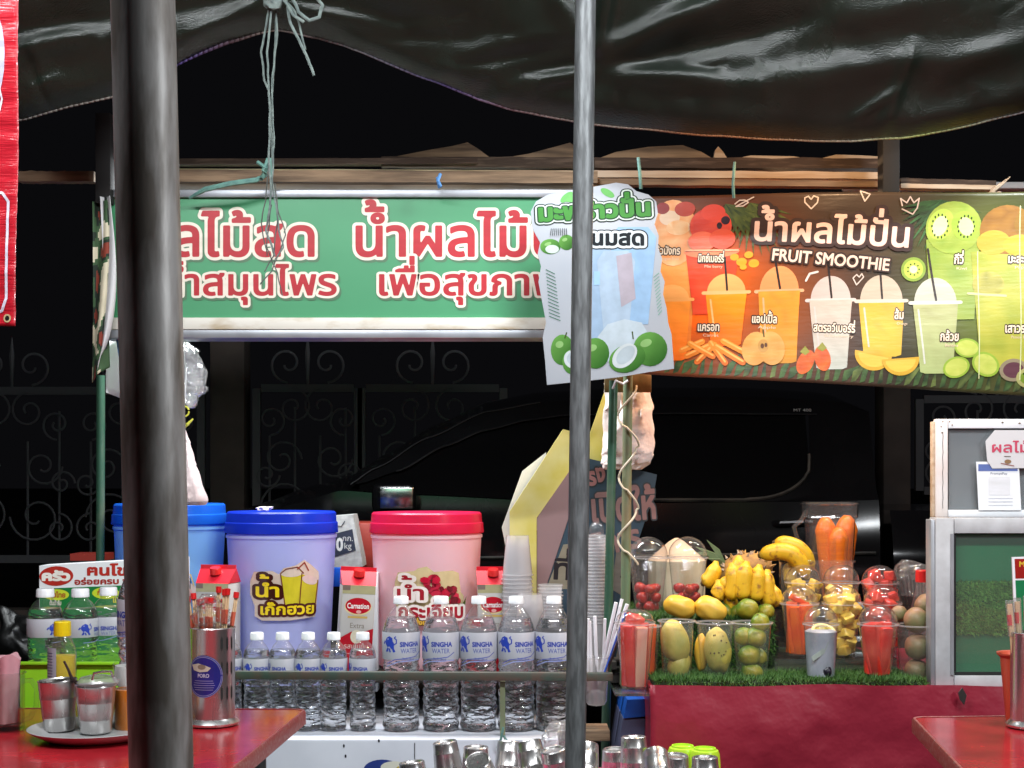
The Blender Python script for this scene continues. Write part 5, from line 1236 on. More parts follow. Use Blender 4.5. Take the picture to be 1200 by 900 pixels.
# ================================================================== FRUIT DISPLAY
ZM = ZT + .013
def drink_cup(cx, yrim, base_z, w_, Y, dome, label, name='fruit_cup', taper=.68, group='clear fruit cups on the turf counter', dome_h=None):
    k = Y / F; rt = w_ * k / 2; top = P(cx, yrim, Y); h = top.z - base_z
    t = thing(name, label, 'cup', (top.x, Y, base_z), group=group); rb_ = rt * taper
    obj('cup_wall', G().lathe([(rb_ * .9, .0), (rb_, .003), (rb_ + (rt - rb_) * .93 * .5, h * .5), (rt * .965, h - .006), (rt, h - .004), (rt, h)], 36, capb=True), M['clear_cup'], t, world=False)
    obj('rim', G().lathe([(rt, h - .003), (rt + .003, h - .002), (rt + .003, h + .0005), (rt, h + .001)], 36), M['frosty'], t, world=False)
    if dome:
        dh = (dome_h or rt * .86)
        li = obj('dome_lid', G().lathe([(rt + .003, h + .0015), (rt + .004, h + .003), (rt * .98, h + .005)] + [(rt * .98 * math.cos(a), h + .006 + dh * math.sin(a)) for a in [i * PI / 2 / 9 for i in range(0, 10)]][:-1] + [(rt * .04, h + .006 + dh)], 36), M['clear'], t, world=False)
    return t, rt, rb_, h


def chunk(kind, loc, size, rot, m, label, group, sh='box'):
    g = G()
    if sh == 'box': g.box((0, 0, 0), size, bev=min(size) * .14)
    elif sh == 'berry':
        g.lathe([(.001, -size[2] * .55), (size[0] * .35, -size[2] * .4), (size[0] * .52, 0), (size[0] * .5, size[2] * .28), (size[0] * .3, size[2] * .45), (.001, size[2] * .5)], 14)
    else: g.ball((0, 0, 0), (size[0] / 2, size[1] / 2, size[2] / 2), wob=.2, seed=loc[0] * 10)
    if kind == 'watermelon_stick' and int(loc[0] * 7919 + loc[1] * 31) % 3 == 0:
        m = M['melon_pale']
    if sh == 'box':
        for q in g.v: q += Vector((noise.noise(q * 60 + Vector(loc) * 9), noise.noise(q * 60 + Vector((4, 4, 4))), 0)) * min(size) * .32
    o = obj(kind, g, m, sharp=50 if sh != 'box' else 35); o.location = loc; o.rotation_euler = rot
    return tag(o, label, 'fruit piece', group)


def fill_sticks(t, rt, rb_, h, m, kind, label, n=5, over=.0, sz=.02):
    c = t.location; r = random.Random(int(c.x * 1e4))
    for i in range(n):
        a = 2 * PI * i / n + .4; rr = rb_ * .52; L = h * r.uniform(.90, 1.0) + over
        lean = (rt - rb_) / h * .7
        p = Vector((c.x + rr * 1.12 * math.sin(a), c.y - rr * 1.12 * math.cos(a), c.z + L / 2 + .005))
        chunk(kind, p, (sz * r.uniform(.8, 1.1), sz * r.uniform(.7, .95), L), (lean * math.cos(a) , lean * math.sin(a) , a + r.uniform(-.3, .3)), m, label, label.split(' in the')[-1] and 'pieces in the' + label.split(' in the')[-1])


def fill_cubes(t, rt, rb_, h, m, kind, label, n=22, top=0.0, s=.02, upto=1.0, sh='box'):
    c = t.location; r = random.Random(int(c.x * 1e4) + 3); per = 3; lv = 0; z = s * .5 + .003; i = 0
    while z < h * upto + top and i < n:
        fr_ = min(1, z / h); R_ = (rb_ + (rt - rb_) * fr_) if z < h else rt * math.sqrt(max(.05, 1 - ((z - h) / (rt * .9)) ** 2)); R_ = max(.002, R_ - s * .66)
        for q in range(per if R_ > s * .45 else 1):
            a = 2 * PI * q / per + lv * 1.1; rr = R_ if R_ > s * .45 else 0
            chunk(kind, (c.x + rr * math.sin(a), c.y - rr * math.cos(a), c.z + z), (s * r.uniform(.9, 1.15),) * 2 + (s * r.uniform(.85, 1.1),), (r.uniform(-.5, .5), r.uniform(-.5, .5), r.uniform(0, 3)), m, label, 'pieces in the' + label.split(' in the')[-1], sh); i += 1
        lv += 1; z += s * .82


def fruit(name, px, py, Y, rad, rot, m, label, group=None, cat='fruit', wob=.12, stem=None, g=None):
    c = P(px, py, Y); k = Y / F
    t = thing(name, label, cat, c, group=group)
    gg = G().ball((0, 0, 0), tuple(q * k for q in rad), rot, seg=28, rings=18, wob=wob, seed=px * .1)
    obj('skin', gg, m, t, world=False, sharp=None) ; t.children[0].data.polygons.foreach_set('use_smooth', [True] * len(t.children[0].data.polygons))
    if stem:
        mm = Euler(rot or (0, 0, 0)).to_matrix(); s = mm @ Vector((0, 0, rad[2] * k * (1 if stem > 0 else -1) * .97))
        obj('stem_scar', G().ball(s, (.003, .003, .0015), rot, 8, 5), M['banana_tip'], t, world=False)
    return t


# front row
tag(obj('ledge_tray', G().box((P(741, 0, 3.2).x, 3.22, ZT - .014), (.085, .14, .006), bev=.002), M['clear_cup']), 'small clear ledge under the leftmost watermelon cup', 'tray')
t, a, b, h = drink_cup(744, 730, ZT - .010, 45, 3.22, True, 'domed cup of watermelon at the left end of the counter, beside the leaning straws', dome_h=.026)
fill_sticks(t, a, b, h, M['melon'], 'watermelon_stick', 'long red watermelon stick in the leftmost domed cup', 6, sz=.029)
chunk('watermelon_chunk', (t.location.x, t.location.y, t.location.z + h + .008), (.035, .03, .02), (.3, .2, .4), M['melon'], 'watermelon chunk under the dome in the leftmost domed cup', None)
t, a, b, h = drink_cup(758, 733, ZT - .010, 32, 3.30, False, 'narrow open cup of papaya behind the leftmost watermelon cup')
fill_sticks(t, a, b, h, M['papaya'], 'papaya_stick', 'orange papaya stick in the narrow cup behind the watermelon', 3, sz=.022)
t, a, b, h = drink_cup(793, 727, ZM, 42, 3.27, False, 'open cup holding a pale mango, second from the left of the counter', taper=.80)
fruit('mango', 791, 752, 3.272, (17, 17, 26), (0, -.15, 0), M['mango_pale'], 'pale mango standing inside the second open cup', 'mangoes inside the open cups', wob=.1)
fruit('mango', 796, 780, 3.275, (13, 13, 17), (0, .3, 0), M['mango_pale'], 'lower pale mango at the bottom of the second open cup', 'mangoes inside the open cups')
t, a, b, h = drink_cup(838, 729, ZM, 44, 3.27, False, 'open cup holding a spotted pale mango under the larger golden mango', taper=.76)
t2 = fruit('mango', 841, 762, 3.262, (16, 14, 27), (0, -.1, 0), M['mango_pale'], 'spotted pale mango inside the third open cup', 'mangoes inside the open cups')
r = random.Random(5); k = 3.262 / F
for i in range(11):
    x, z = r.uniform(-10, 10), r.uniform(-8, 20); yy = -14 * math.sqrt(max(.05, 1 - (x / 16) ** 2 - (z / 27) ** 2)) - .3
    obj('brown_spot', G().ball((x * k, yy * k * 1.03, z * k), (.0022 * r.uniform(.5, 1), .0006, .0022 * r.uniform(.5, 1.1)), None, 8, 5), M['banana_tip'], t2, world=False)
fruit('mango', 822, 765, 3.285, (8, 10, 22), None, M['mango'], 'yellow mango pressed against the left wall of the third open cup', 'mangoes inside the open cups')
t, a, b, h = drink_cup(881, 729, ZM, 47, 3.27, False, 'open cup filled with green oranges beside the banana bunch', taper=.76)
for (x, y, rx, ry, Y, lab) in ((872, 746, 11, 11, 3.275, 'upper left green orange inside the green orange cup'), (886, 747, 12, 12, 3.265, 'upper right green orange inside the green orange cup'), (878, 768, 13, 12, 3.262, 'middle green orange inside the green orange cup'), (890, 770, 9, 10, 3.285, 'small green orange tucked behind the middle one'), (881, 788, 13, 11, 3.262, 'bottom green orange inside the green orange cup')):
    fruit('green_orange', x, y, Y, (rx, rx, ry), (.2, .3, x), M['lime_fruit'], lab, 'green oranges in the cup', wob=.1)
for (x, y, rx, ry, Y, lab) in ((876, 714, 13.5, 12, 3.42, 'largest green orange lying above its cup'), (897, 717, 11, 9.5, 3.44, 'green orange right of the largest one, under the bananas'), (891, 730, 11, 11.5, 3.27, 'round green orange balanced on the rim of its cup'), (864, 718, 8, 9, 3.46, 'dark green orange peeping out left of the largest one'), (852, 716, 6, 9, 3.47, 'green orange hidden right behind the golden mango')):
    fruit('green_orange', x, y, Y, (rx, rx, ry), (.4, .2, x), M['lime_fruit'], lab, 'green oranges above the cup', wob=.08, stem=1)
fruit('mango', 797, 711, 3.40, (19.5, 14, 13), (0, .25, 0), M['mango'], 'golden mango resting behind the second open cup', 'golden mangoes', wob=.14, stem=None)
fruit('mango', 832, 714, 3.40, (20, 15, 14.5), (0, .45, 0), M['mango'], 'larger golden mango leaning over the third open cup', 'golden mangoes', wob=.14)
# frosted passion fruit cup
t, a, b, h = drink_cup(962, 731, ZM, 40, 3.23, True, 'domed cup with a halved passion fruit on top of grey ice', taper=.82, dome_h=.036)
obj('grey_ice', G().lathe([(b * .9, .004), (b * .97, .006), (a * .93, h * .86), (a * .7, h * .9)], 32, capt=True, capb=True), M['grey_smoothie'], t, world=False)
cc = t.location; fz = cc.z + h - .016
pf = thing('passion_fruit_half', 'halved passion fruit with yellow rind lying in the domed cup of ice', 'fruit', (cc.x + .004, cc.y - .010, fz), (.55, 0, .1))
obj('rind', G().lathe([(.002, -.012), (.016, -.008), (.0265, 0), (.0275, .002), (.021, .002), (.019, -.002), (.001, -.003)], 28), M['pale_yellow'], pf, world=False)
obj('pulp', G().ball((0, 0, -.001), (.018, .018, .004), wob=.4), M['passion_pulp'], pf, world=False)
tag(obj('blackberry', G().ball(P(969, 787, 3.205), (.012, .010, .0135), wob=.15), M['black_lump']), 'black round fruit at the bottom of the grey ice cup', 'fruit')
tag(obj('printed_leaf', G().prism([P(x, y, 3.196) for x, y in ((951, 770), (962, 762), (972, 751), (966, 766), (953, 775))], (0, .001, 0)), mat('grey_green_print', (.33, .38, .34), .5)), 'pale leaf frozen in the grey ice cup', 'leaf')
t, a, b, h = drink_cup(1029, 731, ZM, 46, 3.25, True, 'front domed cup of watermelon in front of the two stacked behind it', taper=.62)
fill_sticks(t, a, b, h, M['melon'], 'watermelon_stick', 'watermelon stick in the front domed cup beside the brown passion fruit', 6, sz=.032)
t, a, b, h = drink_cup(1074, 732, ZM, 47, 3.25, False, 'open cup of brown passion fruit beside the white framed case', taper=.80)
for (x, y, r_, Y, lab) in ((1076, 758, 15.5, 3.25, 'reddish brown passion fruit in the middle of the open cup'), (1074, 786, 14, 3.255, 'grey green passion fruit at the bottom of the open cup')): fruit('passion_fruit', x, y, Y, (r_, r_, r_), (x, y, 0), M['passion'], lab, 'passion fruit in the open cup', wob=.06)
for (x, y, r_, Y, lab) in ((1074, 727, 15.5, 3.25, 'large passion fruit bulging over the rim of the open cup'), (1054, 719, 9.5, 3.32, 'small pinkish passion fruit left of the open cup'), (1087, 710, 15, 3.36, 'passion fruit behind the open cup under the red capped bottle')): fruit('passion_fruit', x, y, Y, (r_, r_, r_ * .95), (x, y, 0), M['passion'], lab, 'passion fruit above the cup', wob=.06, stem=1)
# middle row
t, a, b, h = drink_cup(937, 707, .777, 43, 3.385, True, 'domed cup of papaya sticks left of the grey ice cup')
fill_sticks(t, a, b, h, M['papaya'], 'papaya_stick', 'orange papaya stick in the domed cup left of the grey ice', 7, sz=.025)
chunk('papaya_chunk', (t.location.x - .005, t.location.y, t.location.z + h + .008), (.045, .02, .013), (.1, .5, .4), M['papaya'], 'papaya chunk under the dome left of the grey ice cup', None)
t, a, b, h = drink_cup(987, 707, .777, 44, 3.385, True, 'domed cup of pineapple chunks right behind the grey ice cup')
fill_cubes(t, a, b, h, M['pine'], 'pineapple_chunk', 'pineapple chunk in the middle domed cup behind the grey ice', 30, top=.02, s=.024)
t, a, b, h = drink_cup(1034, 707, .777, 43, 3.385, True, 'middle domed cup of watermelon, between front and rear ones')
fill_cubes(t, a, b, h, M['melon'], 'watermelon_chunk', 'watermelon chunk in the middle watermelon cup', 26, top=.02, s=.022)
# back row
t, a, b, h = drink_cup(941, 682, .804, 41, 3.52, True, 'rear domed cup of mango chunks under the pair of bananas')
fill_cubes(t, a, b, h, M['pine'], 'mango_chunk', 'yellow mango chunk in the rear left domed cup', 24, top=.0, s=.021)
t, a, b, h = drink_cup(986, 682, .804, 42, 3.52, True, 'rear domed cup of melon cubes in front of the carrots')
fill_cubes(t, a, b, h, M['pine'], 'melon_chunk', 'pale yellow melon cube in the rear middle domed cup', 24, top=.0, s=.021, upto=.92)
t, a, b, h = drink_cup(1031, 683, .804, 42, 3.52, True, 'rear domed cup of watermelon wedges right of the carrots')
fill_cubes(t, a, b, h, M['melon'], 'watermelon_chunk', 'watermelon wedge in the rear right domed cup', 22, top=.025, s=.024)
# strawberry cups
for (x, lab) in ((760, 'left domed cup with strawberries, beside the faded green pole'), (806, 'right domed cup with strawberries, in front of the trimmed coconut')):
    t, a, b, h = drink_cup(x, 653, ZR + .002, 46, 3.56, True, lab, dome_h=.046)
    fill_cubes(t, a, b, h, M['strawberry'], 'strawberry', 'red strawberry in the ' + ('left' if x == 760 else 'right') + ' strawberry cup', 30, s=.027, upto=.56 if x == 760 else .50, sh='berry')
# coconut
c = P(793, 705, 3.72); k = 3.72 / F
t = thing('trimmed_coconut', 'trimmed young coconut with a pointed pale top behind the strawberry cups', 'coconut', (c.x, 3.72, ZR + .002))
obj('husk', G().lathe([(28 * k, 0), (33 * k, .02), (34 * k, (730 - 675) * k)], 14, capb=True), M['coconut_side'], t, world=False, sharp=20)
obj('cone_top', G().lathe([(34 * k, (730 - 675) * k), (18 * k, (730 - 661) * k), (9 * k, (730 - 653) * k), (2 * k, (730 - 649) * k)], 14, capt=True), M['coconut'], t, world=False, sharp=20)
# pineapple
c = P(874, 668, 3.74); t = thing('pineapple', 'pineapple lying behind the banana bunch with grey green leaves', 'pineapple', c)
k = 3.74 / F; r = random.Random(2)
obj('fruit_body', G().ball((0, 0, 0), (32 * k, 22 * k, 20 * k), (0, -.15, 0)), M['pineapple_skin'], t, world=False)
for i in range(90):
    th, ph = r.uniform(.2, 2.4), r.uniform(0, 2 * PI); n = Vector((math.sin(th) * math.cos(ph), math.sin(th) * math.sin(ph), math.cos(th))); p = Vector((n.x * 32 * k, n.y * 22 * k, n.z * 20 * k))
    obj('spike', G().tube([p, p + n * .007 + Vector((r.uniform(-.004, .004), 0, .003))], [.004, .0006], 5), M['wood_pale'] if i % 2 else M['pineapple_skin'], t, world=False)
for i in range(9):
    a = r.uniform(-.9, .9); L = r.uniform(.05, .10); p0 = Vector((-26 * k, r.uniform(-.01, .01), .01)); d_ = Vector((-math.cos(a) * .5, r.uniform(-.6, .1), .35 + .5 * abs(math.sin(a)))).normalized()
    s_ = d_.cross(Vector((0, 1, .2))).normalized() * .008; p1 = p0 + d_ * L * .55; p2 = p0 + d_ * L + Vector((-.012, 0, -.006))
    obj('leaf', G().prism([p0 - s_, p1 - s_ * .9, p2, p1 + s_ * .9, p0 + s_], (0, .002, .001)), M['leaf'], t, world=False, sharp=30)


def banana(parent, px0, py0, px1, py1, Y, r_, bend, dep=.0, name='banana'):
    a, b = P(px0, py0, Y + dep), P(px1, py1, Y - dep); k = Y / F; L = (b - a); perp = Vector((-L.z, 0, L.x)).normalized() * bend * k + Vector((0, -abs(bend) * k * .5, 0)); pts = []; rs = []
    n = 16
    for i in range(n + 1):
        u = i / n; pts.append(a + L * u + perp * math.sin(PI * u) - parent.location); rs.append(r_ * k * (min(1, .72 + 1.6 * u) if u < .27 else 1.0 if u < .80 else max(.38, math.sqrt(max(.03, 1 - ((u - .80) / .21) ** 2)))))
    o = obj(name, G().tube(pts, rs, 10), M['banana'], parent, world=False, sharp=60)
    t_ = (pts[-1] - pts[-2]).normalized(); obj('tip', G().tube([pts[-1], pts[-1] + t_ * .006], [rs[-1] * 1.02, rs[-1] * .6], 8), M['banana_tip'], o, world=False, sharp=60)
    t_ = (pts[0] - pts[1]).normalized(); obj('stalk', G().tube([pts[0], pts[0] + t_ * .006, pts[0] + t_ * .014], [rs[0] * 1.0, rs[0] * .62, rs[0] * .4], 8), M['banana'], o, world=False, sharp=60)
    return o


t = thing('banana_bunch', 'bunch of short ripe bananas with brown flecks in front of the pineapple', 'bananas', P(866, 700, 3.52))
for (x0, y0, x1, y1, Y, r_, bd) in ((838, 664, 824, 684, 3.52, 8.5, 3), (866, 658, 842, 688, 3.48, 9.5, 9), (858, 666, 855, 702, 3.46, 8.5, 3), (874, 664, 870, 702, 3.45, 9.5, -2), (889, 668, 886, 704, 3.46, 9, -2), (899, 674, 902, 710, 3.48, 9, -3), (842, 686, 838, 700, 3.47, 8, 2), (906, 690, 914, 708, 3.51, 8, -2), (852, 698, 858, 714, 3.48, 7, 2)):
    banana(t, x0, y0, x1, y1, Y, r_ * 1.12, bd)
t = thing('banana_pair', 'pair of larger ripe bananas lying above the green edged container', 'bananas', P(920, 665, 3.585))
banana(t, 944, 672, 891, 651, 3.575, 10, -15); banana(t, 950, 662, 908, 636, 3.60, 9, -9)
o = banana(t, 936, 700, 925, 660, 3.595, 8, 4)
# open container, jug with carrots
x0, x1 = P(916, 0, 3.567).x, P(1000, 0, 3.567).x; z0, z1 = .804, P(0, 658, 3.567).z
t = thing('open_container', 'low clear open container under the pair of bananas', 'container', ((x0 + x1) / 2, 3.575, .87))
zc = .871
for (cx_, cy_, sx, sy) in (((x0 + x1) / 2, 3.570, x1 - x0, .002),): obj('front_wall', G().box((cx_, cy_, (zc + z1) / 2), (sx, sy, z1 - zc - .004)), M['clear_cup'], t)
obj('rim', G().box(((x0 + x1) / 2, 3.569, z1), (x1 - x0 + .01, .007, .005), bev=.001), M['clear'], t)
for x in (x0, x1): obj('side_wall', G().box((x, 3.584, (zc + z1) / 2), (.002, .024, z1 - zc - .004)), M['clear_cup'], t)
c = P(972, 0, 3.70); k = 3.70 / F; zt = P(0, 590, 3.7).z; zb_ = .869; hw = 30 * k
t = thing('blender_jug', 'square clear blender jug holding three carrots', 'jug', (c.x, 3.70, zb_))
def sq(f_, z): s = hw * f_; return [(-s, -s, z), (s, -s, z), (s, s, z), (-s, s, z)]
H = zt - zb_
def sqlathe(levels):
    g = G(); seg = 32; vs = []
    for (f_, z) in levels:
        for i in range(seg):
            a = 2 * PI * i / seg + PI / 4; ca, sa = math.cos(a), math.sin(a); e = 5; rr = hw * f_ / ((abs(ca) ** e + abs(sa) ** e) ** (1 / e)); vs.append((rr * ca, rr * sa, z))
    g.add(vs, [(j * seg + i, j * seg + (i + 1) % seg, (j + 1) * seg + (i + 1) % seg, (j + 1) * seg + i) for j in range(len(levels) - 1) for i in range(seg)]); return g
g = sqlathe([(.72, 0), (.75, .01), (.90, H - .04), (.99, H - .034), (1.0, H)]); obj('jug_wall', g, M['clear_cup'], t, world=False)
obj('rim', sqlathe([(1.0, H - .003), (1.05, H - .002), (1.05, H + .001), (1.0, H + .003), (.98, H)]), M['clear'], t, world=False)
obj('handle', G().tube([(-hw * .9, 0, H - .02), (-hw * 1.15, -.01, H - .045), (-hw * 1.45, -.02, H - .06), (-hw * 1.3, -.01, H - .09), (-hw * .95, 0, H - .11)], .006, 8), M['clear_cup'], t, world=False)
for (x, y, bx, by, Y, r_, lab) in ((967, 606, 973, 712, 3.69, 13.5, 'left carrot in the blender jug'), (993, 604, 985, 712, 3.715, 14, 'right carrot in the blender jug, its top highest'), (983, 618, 981, 712, 3.665, 12.5, 'front carrot in the blender jug, standing lowest')):
    a, b = P(x, y, Y), P(bx, by, Y); k = Y / F; n = 20; pts = [a.lerp(b, i / n) for i in range(n + 1)]
    rs = [r_ * k * (math.sqrt(min(1, (i + .25) / 3)) * (1 - .45 * i / n)) * (1 + .015 * math.sin(i * 2.7)) for i in range(n + 1)]
    tag(obj('carrot', G().tube(pts, rs, 20), M['carrot'], sharp=60), lab, 'carrot', 'carrots in the blender jug')

# ---- bottle with red cap, bag of forks
c = P(1081, 0, 3.45); t = thing('sauce_bottle', 'clear bottle with a red screw cap behind the passion fruit', 'bottle', (c.x, 3.45, ZM))
k = 3.45 / F; zz = lambda py: P(0, py, 3.45).z - ZM
obj('bottle_body', G().lathe([(.030, 0), (.034, .01), (.034, zz(735)), (.028, zz(712)), (.017, zz(690)), (.0145, zz(681))], 30, capb=True), M['clear'], t, world=False)
obj('screw_cap', G().lathe([(.0165, zz(682)), (.0168, zz(680)), (.016, zz(669)), (.014, zz(668))], 30, rf=lambda r, a, z: r * (1 + .02 * math.sin(a * 20)), capb=True, capt=True), M['red_plastic'], t, world=False)
t = thing('fork_tub', 'clear tub of dark plastic forks in crinkled film beside the glass case', 'container', P(1068, 735, 3.62))
obj('tub_wall', G().lathe([(.045, -.02), (.06, .14)], 28, capb=True), M['clear_cup'], t, world=False)
for i in range(9):
    o_ = P(1052 + i * 4.2, 700, 3.60 + .01 * (i % 3)); e_ = P(1048 + i * 4.6, 672 + (i * 7) % 9, 3.60 + .012 * (i % 3))
    tag(obj('plastic_fork', G().tube([o_ + (o_ - e_) * .5, o_, e_], [.002, .002, .0035], 6), M['straw_dark']), 'dark plastic fork in the clear tub beside the glass case', 'fork', 'dark forks in the clear tub')
bag('crinkled_film', [(656, 1056, 1064), (662, 1052, 1088), (672, 1050, 1092), (684, 1052, 1092), (698, 1056, 1090)], 3.60, .05, M['film'], 'crinkled clear film bunched over the dark forks', 'film', 21, .010)
# ---- blue and grey bin beside the counter
t = thing('cooler_bin', 'blue grey bin with a bright blue top edge left of the maroon cloth', 'bin', P(750, 900, 3.32))
obj('bin_body', G().prism([P(x, y, 3.32) for x, y in ((730, 842), (764, 842), (764, 1000), (722, 1000), (724, 880))], (0, .22, 0)), M['grey_plastic'], t, sharp=30)
obj('blue_band', G().prism([P(x, y, 3.315) for x, y in ((735, 820), (764, 819), (764, 839), (731, 842))], (0, .23, 0)), M['blue_plastic'], t, sharp=30)

# ================================================================== GLASS CASE AND DOOR ON THE RIGHT
YG = 3.17; DG = .05
t = thing('display_case', 'white framed glass case backed with green board and turf on the counter', 'case', P(1160, 808, YG))
def bx(x0, y0, x1, y1, Y, dep, bev=.0015): a, b = P(x0, y0, Y), P(x1, y1, Y); return G().box(((a.x + b.x) / 2, Y + dep / 2, (a.z + b.z) / 2), (b.x - a.x, dep, a.z - b.z), bev=bev)
obj('left_stile', bx(1097, 607, 1118, 807, YG, DG), M['white_paint'], t); obj('top_rail', bx(1118.5, 607, 1275, 625, YG + .002, DG - .002), M['white_paint'], t); obj('bottom_rail', bx(1118.5, 792, 1275, 807, YG + .002, DG - .002), M['white_paint'], t)
obj('side_stile', bx(1091, 609, 1096.8, 806, YG + .006, DG - .01), M['grey_metal'], t)
obj('inner_bead', bx(1114.5, 625.5, 1118, 791.5, YG - .003, .003, 0), M['grey_metal'], t)
obj('glass_pane', bx(1119, 626, 1275, 791, YG + .012, .003, 0), M['pane'], t)
obj('green_board', bx(1119, 626, 1275, 791, YG + .036, .010, 0), M['green_board'], t)
obj('black_gasket', bx(1119, 787.5, 1275, 791.5, YG + .008, .003, 0), M['rubber'], t); obj('black_gasket', bx(1118.4, 626, 1120.5, 787, YG + .008, .003, 0), M['rubber'], t)
a, b = P(1120, 681, YG + .035), P(1275, 743, YG + .035)
turf('case_turf', [(Vector((a.x, a.y, b.z)), Vector((b.x - a.x, 0, 0)), Vector((0, 0, a.z - b.z)), Vector((0, -1, .0)))], 'strip of artificial grass across the green board in the glass case', 15000, seed=5, hgt=.010)
t = thing('glass_door', 'open white framed glass door with paper notes taped on, top right', 'door', P(1150, 606, 3.24)); YD = 3.24
obj('left_stile', bx(1097, 491, 1111, 606, YD, .02), mat('bright_white_paint', (.78, .74, .72), .4, col2=(.70, .60, .56), ns=12), t)
obj('rear_stile', bx(1093, 494, 1096.6, 606, YD + .008, .02), M['wood_pale'], t)
obj('top_rail', bx(1111.4, 491, 1275, 502, YD + .001, .019), M['cap_white'], t)
obj('bottom_rail', bx(1111.4, 597.5, 1275, 606, YD + .001, .019), M['cap_white'], t)
obj('glass_pane', bx(1112, 502.5, 1275, 597, YD + .010, .003, 0), M['pane'], t)
obj('dark_backing', bx(1112, 502.5, 1275, 597, YD + .016, .003, 0), mat('grey_backing', (.22, .235, .25), .5, col2=(.14, .15, .165), ns=3), t)
for (x, y) in ((1105, 494), (1113, 494), (1103, 500), (1175, 495), (1195, 496), (1104, 507), (1116, 498)): obj('rust_spot', G().ball(P(x, y, YD - .0005), (.0028 if x > 1150 else .0016, .0008, .0018), None, 8, 5), M['wood'], t)
obj('scratch_line', G().tube([P(1105, 506 + i * 6, YD - .0006) + Vector((.0006 * math.sin(i * 2.1), 0, 0)) for i in range(16)], .0006, 5), M['iron_dark'], t)
t = thing('paper_note', 'white note with red Thai handwriting taped on the glass door', 'note', P(1180, 548, YD - .01))
obj('paper', G().prism([P(x, y, YD - .006) for x, y in ((1155, 517), (1166, 504), (1260, 504), (1260, 548), (1163, 549), (1157, 540))], (0, .001, 0)), M['paper'], t)
d = Decal(base=.0068); d.text('ผลไม้', 1160, 530, 9, 46, '#c4415e', bold=.3); d.ell(1180, 541, 4, 2.6, '#8a6a48'); d.line([(1176, 535), (1183, 535)], 1, '#5a4a40'); d.line([(1172, 543), (1187, 546)], 1, '#8a4a40'); d.build(flat(YD), 'handwriting', M['print'], t)
t = thing('payment_notice', 'laminated notice with a blue header under the handwritten note', 'notice', P(1170, 598, YD - .01))
obj('sheet', G().prism([P(x, y, YD - .003) for x, y in ((1144, 541), (1194, 541), (1197, 598), (1147, 598))], (0, .001, 0)), M['cap_white'], t)
d = Decal(base=.0036); d.poly([(1146, 544), (1192, 544), (1192, 552), (1146, 552)], '#5a6fae'); d.text('PromptPay', 1160, 556, 2.4, 20, '#6b7688', ref='H'); d.rect(1158, 559, 1183, 580, '#dfe1e6')
for y in (584, 588, 592): d.line([(1158, y), (1186, y)], .7, '#b8bcc8')
d.build(flat(YD), 'print', M['print'], t)

# ================================================================== TABLES IN FRONT
def table(name, corners, label, z=.75, th=.028):
    cx_ = sum(c[0] for c in corners) / 4; cy_ = sum(c[1] for c in corners) / 4
    t = thing(name, label, 'table', (cx_, cy_, 0)); g = G()
    bm = bmesh.new(); vs = [bm.verts.new((x, y, z)) for x, y in corners] + [bm.verts.new((x, y, z - th)) for x, y in corners]
    bm.faces.new(vs[:4]); bm.faces.new(vs[4:][::-1])
    for i in range(4): bm.faces.new((vs[i], vs[i + 4], vs[(i + 1) % 4 + 4], vs[(i + 1) % 4]))
    ve = [e for e in bm.edges if abs(e.verts[0].co.z - e.verts[1].co.z) > .01]; bmesh.ops.bevel(bm, geom=ve, offset=.02, segments=4, profile=.5, affect='EDGES')
    bm.verts.index_update(); rim = [q.co.copy() for q in bm.faces[:][0].verts]
    top = G().add([q.co.copy() for q in bm.verts], [[q.index for q in f.verts] for f in bm.faces if abs(f.normal.z) > .5 or True]); bm.faces.ensure_lookup_table()
    bm.normal_update(); tf = max(bm.faces, key=lambda f: f.calc_center_median().z); loop = [q.co.copy() for q in tf.verts]; bm.free()
    obj('tabletop', top, M['table'], t, sharp=30)
    c0 = Vector((cx_, cy_, z)); n = len(loop)
    edge = [p + (p - c0).normalized() * .0015 for p in loop]
    g = G()
    for i in range(n):
        a, b = edge[i], edge[(i + 1) % n]; k = len(g.v); o1, o2 = (a - c0).normalized() * .003, (b - c0).normalized() * .003
        g.v += [a + Vector((0, 0, -.0255)) + o1, b + Vector((0, 0, -.0255)) + o2, b + Vector((0, 0, -.004)) + o2, a + Vector((0, 0, -.004)) + o1, a + Vector((0, 0, .0012)) - o1 * .3, b + Vector((0, 0, .0012)) - o2 * .3, a - o1 * 2.6 + Vector((0, 0, .0008)), b - o2 * 2.6 + Vector((0, 0, .0008))]
        g.f += [(k, k + 1, k + 2, k + 3), (k + 3, k + 2, k + 5, k + 4), (k + 4, k + 5, k + 7, k + 6)]
    obj('edge_trim', g, M['table_edge'], t, sharp=30)
    for (x, y) in corners: p = Vector((x, y, 0)).lerp(Vector((cx_, cy_, 0)), .12); obj('leg', G().tube([(p.x, p.y, 0), (p.x, p.y, z - th)], .014, 12), M['galv'], t)
    return t


table('dining_table', [(-1.55, 2.79), (-.400, 2.765), (-.50, 1.0), (-1.6, 1.0)], 'glossy red dining table at the lower left with cups on it')
table('dining_table', [(.752, 2.675), (1.75, 2.74), (1.62, 1.1), (.56, 1.1)], 'glossy red dining table at the lower right in front of the maroon cloth')
TZ = .751
